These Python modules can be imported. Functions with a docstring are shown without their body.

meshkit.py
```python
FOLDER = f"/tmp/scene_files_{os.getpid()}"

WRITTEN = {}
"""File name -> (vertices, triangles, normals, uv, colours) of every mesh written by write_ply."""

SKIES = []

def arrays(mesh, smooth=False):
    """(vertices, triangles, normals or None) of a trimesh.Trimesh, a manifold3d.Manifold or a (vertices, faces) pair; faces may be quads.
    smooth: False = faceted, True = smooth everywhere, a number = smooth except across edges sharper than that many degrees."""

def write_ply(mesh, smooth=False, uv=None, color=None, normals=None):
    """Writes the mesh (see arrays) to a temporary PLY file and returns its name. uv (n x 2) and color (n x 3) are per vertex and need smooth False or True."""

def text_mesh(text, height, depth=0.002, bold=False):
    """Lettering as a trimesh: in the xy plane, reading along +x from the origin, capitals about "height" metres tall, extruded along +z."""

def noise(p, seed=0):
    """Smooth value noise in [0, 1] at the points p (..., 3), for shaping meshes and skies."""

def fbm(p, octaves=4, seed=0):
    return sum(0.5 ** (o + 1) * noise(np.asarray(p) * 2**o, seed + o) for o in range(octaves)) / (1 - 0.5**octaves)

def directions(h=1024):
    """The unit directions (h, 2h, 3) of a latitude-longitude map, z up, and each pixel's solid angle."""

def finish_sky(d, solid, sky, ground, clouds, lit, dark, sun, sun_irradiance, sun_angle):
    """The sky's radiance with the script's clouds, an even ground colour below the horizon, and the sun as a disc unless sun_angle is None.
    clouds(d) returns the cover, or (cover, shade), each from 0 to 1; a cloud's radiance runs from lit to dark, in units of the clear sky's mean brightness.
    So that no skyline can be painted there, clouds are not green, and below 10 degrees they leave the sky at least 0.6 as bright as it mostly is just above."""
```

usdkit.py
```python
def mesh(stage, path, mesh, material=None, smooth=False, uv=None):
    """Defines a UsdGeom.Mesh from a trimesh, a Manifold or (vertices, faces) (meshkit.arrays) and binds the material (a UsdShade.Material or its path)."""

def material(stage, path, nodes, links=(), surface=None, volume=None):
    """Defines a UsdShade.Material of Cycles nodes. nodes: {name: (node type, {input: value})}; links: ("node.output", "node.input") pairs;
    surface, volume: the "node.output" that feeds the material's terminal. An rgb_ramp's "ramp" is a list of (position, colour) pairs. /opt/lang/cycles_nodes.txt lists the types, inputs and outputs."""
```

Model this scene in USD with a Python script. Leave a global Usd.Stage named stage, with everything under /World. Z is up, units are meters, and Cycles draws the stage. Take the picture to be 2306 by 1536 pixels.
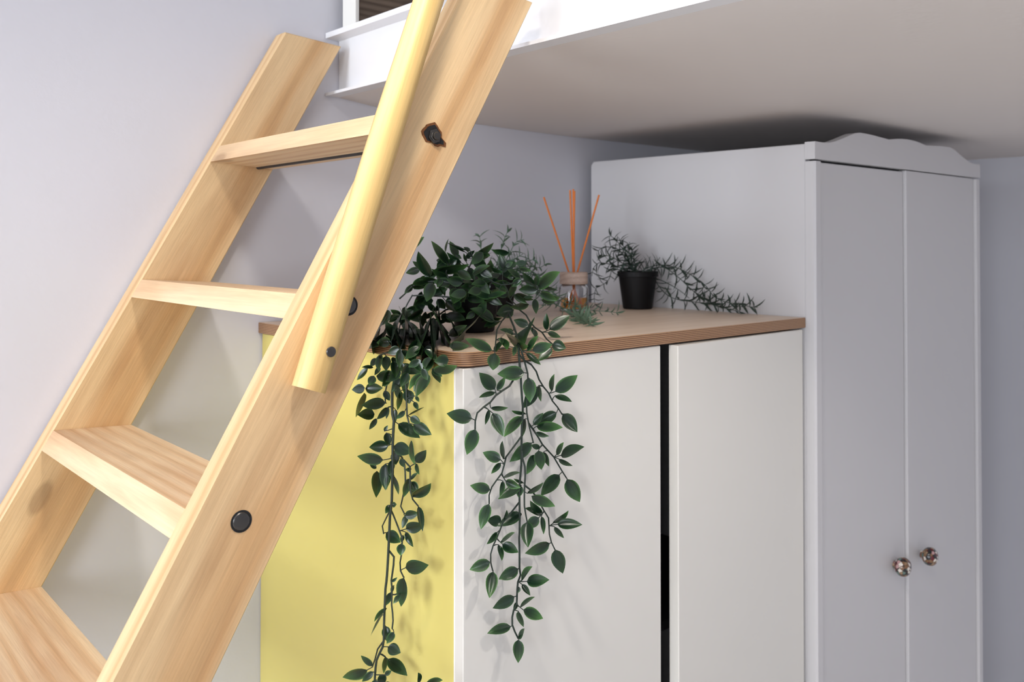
import math, random
import numpy as np, trimesh, usdkit, meshkit
from pxr import Usd, UsdGeom, UsdLux, UsdShade, Gf, Sdf, Vt

stage = Usd.Stage.CreateInMemory()
UsdGeom.SetStageUpAxis(stage, 'Z')
UsdGeom.SetStageMetersPerUnit(stage, 1.0)
UsdGeom.Xform.Define(stage, '/World')
UsdGeom.Scope.Define(stage, '/World/Looks')
R = random.Random(7)

# ------------------------------------------------------------------ camera
PSI, TILT, FPX, CY = 0.8535, 0.0140, 1998.92, 517.74          # heading, tilt (rad), focal length and principal row in pixels of 2306 x 1536
EYE = np.array([0.0, 0.0, 1.62])
d0, rt, u0 = np.array([math.cos(PSI), math.sin(PSI), 0]), np.array([math.sin(PSI), -math.cos(PSI), 0]), np.array([0, 0, 1.0])
fw, up = d0 * math.cos(TILT) + u0 * math.sin(TILT), -d0 * math.sin(TILT) + u0 * math.cos(TILT)
cam = UsdGeom.Camera.Define(stage, '/World/camera')
MM = 36.0 / 2306
cam.CreateHorizontalApertureAttr(36.0)
cam.CreateVerticalApertureAttr(36.0 * 1536 / 2306)
cam.CreateFocalLengthAttr(FPX * MM)
cam.CreateVerticalApertureOffsetAttr(-(768 - CY) * MM)
cam.CreateFStopAttr(7.0)
cam.CreateFocusDistanceAttr(1.12)
cam.CreateClippingRangeAttr(Gf.Vec2f(0.02, 100))
cam.CreateExposureAttr(0.0)
cam.AddTransformOp().Set(Gf.Matrix4d(*rt, 0, *up, 0, *(-fw), 0, *EYE, 1))

# ------------------------------------------------------------------ lights: a bulb hanging in the open room, a spot under the mezzanine, daylight from windows at its far sides
def sphere_light(name, loc, radius, power, color, cone=None, soft=0.9):
    l = UsdLux.SphereLight.Define(stage, '/World/' + name)
    l.CreateRadiusAttr(radius); l.CreateIntensityAttr(power); l.CreateColorAttr(Gf.Vec3f(*color)); l.CreateNormalizeAttr(True)
    if cone:
        sh = UsdLux.ShapingAPI.Apply(l.GetPrim()); sh.CreateShapingConeAngleAttr(cone); sh.CreateShapingConeSoftnessAttr(soft)
    l.AddTranslateOp().Set(Gf.Vec3d(*loc))
def rect_light(name, loc, aim, w, h, power, color):
    l = UsdLux.RectLight.Define(stage, '/World/' + name)
    l.CreateWidthAttr(w); l.CreateHeightAttr(h); l.CreateIntensityAttr(power); l.CreateColorAttr(Gf.Vec3f(*color)); l.CreateNormalizeAttr(True)
    z = -np.array(aim, float); z /= np.linalg.norm(z); x = np.cross([0, 0, 1.0], z); x /= np.linalg.norm(x); y = np.cross(z, x)
    l.AddTransformOp().Set(Gf.Matrix4d(*x, 0, *y, 0, *z, 0, *loc, 1))
sphere_light('bulb_light', (0.33, 0.59, 2.26), 0.045, 6.3, (1.0, 0.93, 0.84), 80.0, 0.9)
sphere_light('downlight', (0.95, 0.25, 1.845), 0.025, 2.4, (1.0, 0.95, 0.88), 72.0, 0.6)
rect_light('window_light', (-2.38, 0.95, 1.6), (1, 0, -0.05), 0.9, 1.6, 22.0, (0.88, 0.94, 1.0))
rect_light('window_light_001', (-2.38, -1.2, 1.6), (1, 0, -0.05), 1.6, 1.6, 23.0, (0.90, 0.95, 1.0))

# ------------------------------------------------------------------ helpers
used = {}
def numbered(parent, name):
    k = (parent, name); n = used.get(k, 0); used[k] = n + 1
    return name if n == 0 else f'{name}_{n:03d}'
def path_of(o): return str(o.GetPath()) if o is not None else '/World'
def tag(o, label=None, cat=None, group=None, kind=None):
    for k, v in (('label', label), ('category', cat), ('group', group), ('kind', kind)):
        if v: o.SetCustomDataByKey(k, v)
    return o
def obj(name, mesh, mat, parent=None, smooth=False, uv=None, frame=None):
    p = path_of(parent)
    m = usdkit.mesh(stage, f'{p}/{numbered(p, name)}', mesh, mat, smooth=smooth, uv=uv)
    if frame is not None: m.AddTransformOp().Set(Gf.Matrix4d(*np.asarray(frame).T.ravel().tolist()))
    return m.GetPrim()
def thing(name, label, cat, loc=(0, 0, 0), group=None):
    x = UsdGeom.Xform.Define(stage, f'/World/{numbered("/World", name)}')
    x.AddTranslateOp().Set(Gf.Vec3d(*map(float, loc)))
    return tag(x.GetPrim(), label, cat, group)
def struct(name, mesh, mat, label=None, cat=None, **k): return tag(obj(name, mesh, mat, **k), label, cat, kind='structure')

S = 0.8                                                     # survey units (1 = wardrobe corner at 1.9) to metres
def W(x, y, z): return np.array([x * S, y * S, 1.62 + z * S])
def hull(pts): return trimesh.convex.convex_hull(np.asarray(pts, float))
def cbox(a, b, ch=0.0015):
    a, b = np.minimum(a, b), np.maximum(a, b); pts = []
    ch = min(ch, 0.45 * float((b - a).min()))
    for i in (0, 1):
        for j in (0, 1):
            for k in (0, 1):
                c = np.array([(a, b)[i][0], (a, b)[j][1], (a, b)[k][2]]); s = np.array([1 - 2 * i, 1 - 2 * j, 1 - 2 * k]) * ch
                pts += [c + s * (0, 1, 1), c + s * (1, 0, 1), c + s * (1, 1, 0)]
    return hull(pts)
def cprism(poly, axis, lo, hi, ch=0.0015):
    """Convex prism of a polygon in the two other axes, with chamfered edges."""
    from shapely.geometry import Polygon
    P = Polygon(poly); pts = []
    oth = [k for k in range(3) if k != axis]
    for q, (l, h) in ((P, (lo + ch, hi - ch)), (P.buffer(-ch, join_style=2), (lo, hi))):
        for u, v in list(q.exterior.coords)[:-1]:
            for t in (l, h):
                c = [0, 0, 0]; c[oth[0]], c[oth[1]], c[axis] = u, v, t; pts.append(c)
    return hull(pts)
def prism(poly, axis, lo, hi):
    """Any simple polygon extruded along an axis."""
    from shapely.geometry import Polygon
    m = trimesh.creation.extrude_polygon(Polygon(poly), hi - lo, engine='earcut')
    v = np.array(m.vertices); oth = [k for k in range(3) if k != axis]; o = np.zeros_like(v)
    o[:, oth[0]], o[:, oth[1]], o[:, axis] = v[:, 0], v[:, 1], v[:, 2] + lo
    m = trimesh.Trimesh(o, m.faces, process=False); m.fix_normals(); return m
def lathe(profile, n=32, cap=True):
    m = trimesh.creation.revolve(np.asarray(profile, float), sections=n); return m
def tube(path, radius, n=8, cap=True):
    p = np.asarray(path, float); r = np.broadcast_to(radius, (len(p),))
    t = np.gradient(p, axis=0); t /= np.linalg.norm(t, axis=1, keepdims=True) + 1e-12
    a = np.cross(t[0], [0.3, 0.5, 0.81]); a /= np.linalg.norm(a); V = []
    for i in range(len(p)):
        a = a - t[i] * (a @ t[i]); a /= np.linalg.norm(a); b = np.cross(t[i], a)
        for k in range(n):
            w = 2 * math.pi * k / n; V.append(p[i] + r[i] * (math.cos(w) * a + math.sin(w) * b))
    F = []
    for i in range(len(p) - 1):
        for k in range(n):
            x, y = i * n + k, i * n + (k + 1) % n; F += [[x, y, y + n], [x, y + n, x + n]]
    if cap:
        V += [p[0], p[-1]]; c0, c1 = len(V) - 2, len(V) - 1; e = (len(p) - 1) * n
        for k in range(n): F += [[c0, (k + 1) % n, k], [c1, e + k, e + (k + 1) % n]]
    return trimesh.Trimesh(V, F, process=False)
def join(*ms): return trimesh.util.concatenate(list(ms))
def frame(origin, x, y):
    x = np.asarray(x, float) / np.linalg.norm(x); y = np.asarray(y, float) / np.linalg.norm(y); z = np.cross(x, y)
    m = np.eye(4); m[:3, 0], m[:3, 1], m[:3, 2], m[:3, 3] = x, y, z, origin; return m

# ------------------------------------------------------------------ materials
def lin(r, g, b):
    f = lambda c: c / 12.92 if c <= 0.04045 else ((c + 0.055) / 1.055) ** 2.4
    return tuple(f(c / 255) for c in (r, g, b))
def mat(name, nodes, links, surface='p.BSDF'): return usdkit.material(stage, '/World/Looks/' + name, nodes, links, surface=surface)
def plain(name, rgb, rough=0.5, **k):
    return mat(name, {'p': ('principled_bsdf', dict(base_color=lin(*rgb), roughness=rough, **k))}, [])
def paint(name, rgb, rough=0.5, var=0.03, bump=0.02, scale=3.0, bscale=90.0, spec=0.5, **k):
    c = np.array(lin(*rgb))
    return mat(name, {
        'g': ('geometry', {}), 'n': ('noise_texture', dict(scale=scale, detail=4.0, roughness=0.55)),
        'r': ('rgb_ramp', {'ramp': [(0.3, tuple(c * (1 - var))), (0.7, tuple(np.minimum(c * (1 + var), 0.95)))]}),
        'nb': ('noise_texture', dict(scale=bscale, detail=3.0)), 'b': ('bump', dict(strength=bump, distance=0.01)),
        'p': ('principled_bsdf', dict(roughness=rough, specular_ior_level=spec, **k))},
        [('g.position', 'n.vector'), ('n.fac', 'r.fac'), ('r.color', 'p.base_color'), ('g.position', 'nb.vector'), ('nb.fac', 'b.height'), ('b.normal', 'p.normal')])
def wood(name, light, mid, dark, off=(0, 0, 0), ring=32.0, rough=0.55, knots=0.5, streak=0.5, fibre=0.25, blotch=0.4, pith=0.07):
    """Grain along the object's x axis."""
    L, M, D = (np.array(lin(*q)) for q in (light, mid, dark))
    n = {
        't': ('texture_coordinate', {}), 'oi': ('object_info', {}),
        'sh': ('vector_math', dict(math_type='multiply', vector2=(7.3, 0.0, 0.0))),
        'ad': ('vector_math', dict(math_type='add')),
        'm0': ('mapping', dict(location=off)),
        'm1': ('mapping', dict(scale=(0.16, 1.0, 1.0), location=(0, pith * 0.6, pith))),
        'wv': ('wave_texture', dict(wave_type='rings', rings_direction='x', scale=ring, distortion=3.2, detail=2.0, detail_scale=1.1, detail_roughness=0.55)),
        'm2': ('mapping', dict(scale=(1.6, 24.0, 24.0))), 'n2': ('noise_texture', dict(scale=1.0, detail=4.0, roughness=0.6, distortion=0.6)),
        'm3': ('mapping', dict(scale=(14.0, 420.0, 420.0))), 'n3': ('noise_texture', dict(scale=1.0, detail=3.0)),
        'm4': ('mapping', dict(scale=(4.0, 15.0, 15.0))), 'n4': ('noise_texture', dict(scale=1.0, detail=3.0, roughness=0.6)),
        'rw': ('rgb_ramp', {'ramp': [(0.0, tuple(L)), (0.55, tuple(L * 0.6 + M * 0.4)), (0.9, tuple(M)), (1.0, tuple(M * 0.9))]}),
        'r2': ('rgb_ramp', {'ramp': [(0.42, (0, 0, 0)), (0.75, (1, 1, 1))]}), 'f2': ('math', dict(math_type='multiply', value2=streak)),
        'x2': ('mix_color', dict(blend_type='mix', b=tuple(D))),
        'r4': ('rgb_ramp', {'ramp': [(0.35, (0, 0, 0)), (0.7, (1, 1, 1))]}), 'f4': ('math', dict(math_type='multiply', value2=blotch)),
        'x4': ('mix_color', dict(blend_type='mix', b=tuple(M * 0.5 + L * 0.5))),
        'r3': ('rgb_ramp', {'ramp': [(0.3, (1 - fibre,) * 3), (0.65, (1, 1, 1))]}), 'x3': ('mix_color', dict(blend_type='multiply', fac=1.0)),
        'mk': ('mapping', dict(scale=(4.2, 9.0, 9.0))), 'nk': ('noise_texture', dict(scale=40.0, detail=2.0)),
        'vk': ('voronoi_texture', dict(feature='f1', scale=1.0)),
        'rk': ('rgb_ramp', {'ramp': [(0.0, (1, 1, 1)), (0.09, (0.9, 0.9, 0.9)), (0.13, (0.25, 0.25, 0.25)), (0.24, (0, 0, 0))]}), 'fk': ('math', dict(math_type='multiply', value2=knots)),
        'xk': ('mix_color', dict(blend_type='mix', b=tuple(D * 0.45))),
        'b': ('bump', dict(strength=0.12, distance=0.002)),
        'p': ('principled_bsdf', dict(roughness=rough, specular_ior_level=0.35))}
    l = [('oi.random', 'sh.vector1'), ('t.object', 'ad.vector1'), ('sh.vector', 'ad.vector2'), ('ad.vector', 'm0.vector')]
    l += [('m0.vector', f'{k}.vector') for k in ('m1', 'm2', 'm3', 'm4', 'mk')]
    l += [('m1.vector', 'wv.vector'), ('m2.vector', 'n2.vector'), ('m3.vector', 'n3.vector'), ('m4.vector', 'n4.vector'), ('mk.vector', 'vk.vector'),
          ('wv.fac', 'rw.fac'), ('n2.fac', 'r2.fac'), ('r2.color', 'f2.value1'), ('rw.color', 'x4.a'), ('n4.fac', 'r4.fac'), ('r4.color', 'f4.value1'), ('f4.value', 'x4.fac'),
          ('x4.result', 'x2.a'), ('f2.value', 'x2.fac'), ('n3.fac', 'r3.fac'), ('x2.result', 'x3.a'), ('r3.color', 'x3.b'),
          ('vk.distance', 'rk.fac'), ('rk.color', 'fk.value1'), ('x3.result', 'xk.a'), ('fk.value', 'xk.fac'), ('xk.result', 'p.base_color'),
          ('n3.fac', 'b.height'), ('b.normal', 'p.normal')]
    return mat(name, n, l)

M = {}
M['wall'] = paint('wall_paint', (216, 216, 224), 0.6, 0.02, 0.03, 1.6)
M['ceiling'] = paint('ceiling_paint', (224, 217, 213), 0.7, 0.02, 0.03, 1.6)
M['steel'] = paint('white_steel_paint', (240, 240, 243), 0.35, 0.015, 0.02, 6.0)
M['floor'] = paint('floor_pale', (232, 226, 218), 0.5, 0.06, 0.02)
M['board'] = wood('pine_stringer', (236, 204, 158), (222, 180, 130), (168, 118, 74), (0.1, 0.3, 0.0), 11.0, 0.5, 0.55, 0.5, 0.10, 0.45)
M['tread'] = wood('pine_tread', (246, 220, 184), (234, 198, 156), (186, 132, 92), (0.7, 0.1, 0.2), 15.0, 0.55, 0.5, 0.5, 0.10, 0.5)
M['pole'] = wood('peeled_pole', (232, 204, 146), (222, 186, 120), (184, 130, 66), (0.2, 0.5, 0.1), 8.0, 0.42, 0.05, 0.6, 0.10, 0.5, 0.0)
M['white'] = paint('white_laminate', (226, 223, 217), 0.32, 0.01, 0.006, 2.0)
M['edge'] = paint('white_edge_band', (240, 238, 232), 0.35, 0.01, 0.004, 2.0)
M['yellow'] = paint('yellow_laminate', (220, 206, 120), 0.3, 0.02, 0.006, 2.0)
M['wardrobe'] = paint('grey_white_lacquer', (205, 203, 205), 0.38, 0.01, 0.006, 2.0)
M['dark'] = plain('dark_interior', (22, 22, 24), 0.8)
M['blackplastic'] = plain('black_plastic', (9, 7, 9), 0.55, specular_ior_level=0.25)
M['screw'] = plain('dark_screw_steel', (92, 90, 88), 0.32, metallic=0.9)
M['rod'] = plain('dark_rod_steel', (60, 62, 68), 0.45, metallic=0.7)
M['burnt'] = paint('burnt_hole_wood', (110, 66, 30), 0.8, 0.3, 0.1, 200.0)
M['brown'] = wood('weathered_brown', (120, 104, 90), (96, 82, 70), (62, 52, 44), (0, 0, 0), 24.0, 0.7, 0.3, 0.6, 0.3, 0.6)

# ------------------------------------------------------------------ the room
YW, XR, XB, XWEB = 1.8579 * S, 3.5102 * S, 1.0371 * S, 1.0728 * S
XL, YF, ZTOP = -2.4, -2.8, 3.3
def zc(z): return 1.62 + z * S
struct('floor', cbox((XL - .1, YF - .1, -.1), (XR + .1, YW + .1, 0), 0), M['floor'])
struct('wall_back', cbox((XL - .1, YW, 0), (XR + .1, YW + .12, ZTOP), 0), M['wall'])
struct('wall_right', cbox((XR, YF, 0), (XR + .12, YW, ZTOP), 0), M['wall'])
struct('wall_left', cbox((XL - .12, YF, 0), (XL, YW, ZTOP), 0), M['wall'])
struct('wall_front', cbox((XL - .1, YF - .12, 0), (XR + .1, YF, ZTOP), 0), M['wall'])
struct('ceiling', cbox((XL - .1, YF - .1, ZTOP), (XR + .1, YW + .1, ZTOP + .1), 0), M['ceiling'])
# the mezzanine over the wardrobe: plastered soffit and deck, carried by a white steel channel
soff = [(1.0728, .344), (1.16, .3335), (1.30, .3255), (1.45, .319), (1.62, .3148), (1.85, .3115), (3.5102, .3115), (3.5102, .492), (1.0790, .492), (1.0790, .35)]
struct('mezzanine_floor', prism([(x * S, zc(z)) for x, z in soff], 1, YF + .001, YW - .001), M['ceiling'], smooth=20)
ch = [(1.0371, .3439), (1.0790, .3439), (1.0790, .4915), (1.0371, .4915), (1.0371, .4790), (1.0728, .4770), (1.0728, .3535), (1.0371, .3505)]
struct('trim_1', prism([(x * S, zc(z)) for x, z in ch], 1, YF + .002, YW - .002), M['steel'])

# ------------------------------------------------------------------ ladder
A = math.radians(60.204)
sx, sz = math.cos(A), math.sin(A)
def fx(z): return .6423 + z * sx / sz          # front line, survey units, of height
def bx(z): return .7895 + z * sx / sz
YRO, YRI, YLI, YLO = 1.1202, 1.1591, 1.8032, 1.8500
lad = thing('ladder', 'pine ladder with flat treads leaning against white steel channel beam', 'ladder', (fx(-2.02) * S, (YRO + YLO) / 2 * S, 0))
LO = np.array([fx(-2.02) * S, (YRO + YLO) / 2 * S, 0])
ZF = -1.62 / S + .0005
def stringer(y0, y1, ztop, zt_back):
    poly = [(fx(ZF), ZF), (bx(ZF), ZF), (bx(zt_back), zt_back), (fx(ztop), ztop)]
    org = W(fx(ZF), (y0 + y1) / 2, ZF)
    ex, ez = np.array([sx, 0, sz]), np.array([sz, 0, -sx])      # along the board, across it towards its back
    loc = []
    for x, z in poly:
        q = W(x, 0, z) - np.array([org[0], 0, org[2]]); loc.append((q @ ex, q @ ez))
    m = cprism([(u, v) for u, v in loc], 1, -(y1 - y0) / 2 * S, (y1 - y0) / 2 * S, 0.0018)
    f = np.eye(4); f[:3, 0], f[:3, 1], f[:3, 2], f[:3, 3] = ex, (0, 1, 0), ez, org - LO
    f[:3, 1] = np.cross(ez, ex)
    return m, f
mR, fR = stringer(YRO, YRI, .43, .412)
mL, fL = stringer(YLI, YLO, .465, .4535)
strR = obj('stringer', mR, M['board'], lad, frame=fR)
strL = obj('stringer', mL, M['board'], lad, frame=fL)
TILTZ = 0.058
for k in range(8):
    zt = .2017 - k * .2751
    za, th = zt, .0340
    zb = za - TILTZ * .147
    poly = [(fx(za) + .001, za), (bx(zb) - .0015, zb), (bx(zb - th) - .0015, zb - th), (fx(za - th) + .001, za - th)]
    org = W(fx(za), (YRI + YLI) / 2, za)
    loc = [tuple((W(x, 0, z) - np.array([org[0], 0, org[2]]))[[0, 2]]) for x, z in poly]
    half = (YLI - YRI) / 2 * S + .0005
    m = cprism([(z, -x) for x, z in loc], 0, -half, half, 0.0012)       # local x runs along the tread
    f = np.eye(4); f[:3, 0], f[:3, 1], f[:3, 2], f[:3, 3] = (0, 1, 0), (0, 0, 1), (-1, 0, 0), org - LO
    f[:3, 0] = (0, -1, 0)
    m2 = m.copy(); 
    # local axes: x along the tread (world -y), y up (world z), z towards the front (world -x)
    f[:3, 0], f[:3, 1] = (0, -1, 0), (0, 0, 1); f[:3, 2] = np.cross(f[:3, 0], f[:3, 1])
    tr = obj('tread', m2, M['tread'], lad, frame=f)
    if k == 0:
        zr = zb - th + .0065
        y0, y1 = W(0, YRI, 0)[1] - LO[1], W(0, YLI, 0)[1] - LO[1]
        px = (fx(za) + .088) * S - LO[0]; pz = zc(za - th - TILTZ * .088) - .0002
        tag(obj('tie_rod', tube([(px, y0 - .003, pz), (px, y1 + .003, pz)], .0042, 10), M['rod'], lad), 'dark steel rod under the top tread')
# fixings in the face of the near stringer, one for each tread
def face(x, z, out=0.0): return np.array([x * S, YRO * S - out, zc(z)]) - LO
def screw_head(r, h, slot=True):
    m = lathe([(0, h), (r * .55, h), (r * .92, h * .75), (r, h * .3), (r, -.002), (0, -.002)], 24)
    if slot:
        import manifold3d as mf
        k = mf.Manifold.cube((r * 1.1, r * .26, h * 1.6), True).translate((0, 0, h))
        mm = mf.Manifold(mf.Mesh(np.asarray(m.vertices, np.float32), np.asarray(m.faces, np.uint32)))
        if mm.status() == mf.Error.NoError and mm.volume() > 0:
            q = (mm - k - k.rotate((0, 0, 90))).to_mesh(); m = trimesh.Trimesh(q.vert_properties[:, :3], q.tri_verts, process=False)
    return m
def outward(c, roll=0.0):
    f = np.eye(4); f[:3, 0], f[:3, 1], f[:3, 2], f[:3, 3] = (math.cos(roll), 0, math.sin(roll)), (math.sin(roll), 0, -math.cos(roll)), (0, -1, 0), c
    f[:3, 1] = np.cross(f[:3, 2], f[:3, 0]); return f
SCREWS = [(.6646, -.0911, .0098), (.5035, -.3677, .0098), (.345, -.643, .0098), (.187, -.918, .0098)]
for n, (x, z, r) in enumerate(SCREWS):
    ring = lathe([(r * .98, .0002), (r * 1.2, .0003), (r * 1.2, .0006), (r * .98, .0006)], 28)
    sc = obj('screw', screw_head(r * .98, .0022), M['screw'], lad, smooth=30, frame=outward(face(x, z), .5 + n))
    obj('countersink', ring, M['dark'], lad, frame=outward(face(x, z)))
# the top fixing: a nut deep in a ragged hole
rag = []
for k in range(22):
    w = 2 * math.pi * k / 22; rr = .0150 * (1 + .16 * math.sin(3.1 * w + .4) + .10 * math.sin(7 * w)) * (1.18 if k in (5, 6, 16, 17) else 1)
    rag.append((rr * math.cos(w) * .86, rr * math.sin(w) * 1.12))
obj('bolt_hole', prism(rag, 2, 0.0, .0006), M['burnt'], lad, frame=outward(face(.8140, .1670, .0001), A))
obj('bolt_recess', prism([(x * .80, y * .80) for x, y in rag], 2, .0, .0010), M['dark'], lad, frame=outward(face(.8140, .1670, .0001), A))
nut = join(lathe([(0, .004), (.0035, .004), (.0055, .0036), (.0062, .003), (.0095, .003), (.0098, .0005), (0, .0005)], 6), lathe([(0, .0075), (.0042, .0075), (.0048, .0065), (.0048, .001), (0, .001)], 20))
obj('nut', nut, M['screw'], lad, smooth=30, frame=outward(face(.8150, .1650, .0004), .3))
# the round handrail pole screwed to the outside of that stringer
PR = .0185
pole_pts, pole_r = [], []
P0, P1 = np.array([.5888, 1.0969, -.2010]), np.array([.8020, 1.0969, .405])
ax = (P1 - P0) / np.linalg.norm(P1 - P0)
L = (np.linalg.norm(P1 - P0) + .75) * S
rp = random.Random(3)
for i in range(60):
    t = L * i / 59
    pole_pts.append((t, .0014 * math.sin(t * 5.1 + .3), .0014 * math.sin(t * 6.3))); pole_r.append(PR * (1 + .018 * math.sin(t * 9) + .012 * math.sin(t * 23 + 1)))
pm = tube(pole_pts, pole_r, 28)
f = np.eye(4); f[:3, 0] = ax; f[:3, 1] = (0, 1, 0); f[:3, 2] = np.cross(ax, (0, 1, 0)); f[:3, 3] = W(*P0) - LO
pole = tag(obj('handrail_pole', pm, M['pole'], lad, smooth=40, frame=f), 'yellow peeled round pole screwed to the near stringer')
sp = P0 + ax * .055
obj('screw', screw_head(.0058, .0016), M['screw'], pole, smooth=30, frame=np.linalg.inv(f) @ outward(W(sp[0] + .003, sp[1], sp[2]) + np.array([0, -PR + .0002, 0]) - LO, .7))

# ------------------------------------------------------------------ cabinet with plywood worktop
XC, X0, YC, ZW, ZWB = .873, 1.900, 1.1248, -.1776, -.2015
ZPL = -1.62 / S + .0004
CO = W(1.386, 1.49, ZPL)
cab = thing('cabinet', 'low cabinet with yellow end panel and two plain white doors beneath plywood worktop', 'cabinet', CO)
def add(name, parent, origin, mesh, m, smooth=False):
    mesh = mesh.copy(); mesh.apply_translation(-np.asarray(origin)); return obj(name, mesh, m, parent, smooth)
def wbox(a, b, ch=0.0015): return cbox(W(*a), W(*b), ch)
ZD = ZWB - .0022
XP = .880
add('side_panel', cab, CO, cprism([tuple(W(0, y, z)[1:]) for y, z in ((1.1537, ZPL), (1.1537, ZWB - .0005), (1.853, ZWB - .0005), (1.857, -.9), (1.857, ZPL))], 0, XP * S, (XP + .0225) * S, .0012), M['yellow'])
tag(stage.GetPrimAtPath('/World/cabinet/side_panel'), 'pale yellow end panel')
add('edge_band', cab, CO, wbox((XP + .0004, 1.1500, ZPL), (XP + .022, 1.1537, ZWB - .0006), .0006), M['edge'])
add('side_panel', cab, CO, wbox((1.872, 1.142, ZPL), (1.896, 1.85, ZWB - .0005)), M['wardrobe'])
add('back_panel', cab, CO, wbox((.9030, 1.83, ZPL), (1.8715, 1.845, ZWB - .0005)), M['dark'])
add('shelf', cab, CO, wbox((.9030, 1.18, -.80), (1.8715, 1.829, -.78)), M['dark'])
add('divider', cab, CO, wbox((1.372, 1.175, ZPL), (1.394, 1.829, ZWB - .0005)), M['dark'])
add('bottom_panel', cab, CO, wbox((.9030, 1.16, ZPL + .08), (1.8715, 1.829, ZPL + .10)), M['dark'])
dl = add('door', cab, CO, wbox((XP, 1.128, ZPL + .06), (1.3725, 1.1497, ZD), .0012), M['white'])
def swing(m, hinge, deg):
    m = m.copy(); m.apply_transform(trimesh.transformations.rotation_matrix(math.radians(deg), (0, 0, 1), W(*hinge))); return m
dr = swing(wbox((1.4035, 1.126, ZPL + .06), (1.8895, 1.1495, ZD - .001), .0012), (1.8895, 1.126, 0), 1.9)
add('door', cab, CO, dr, M['white'])

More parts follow.
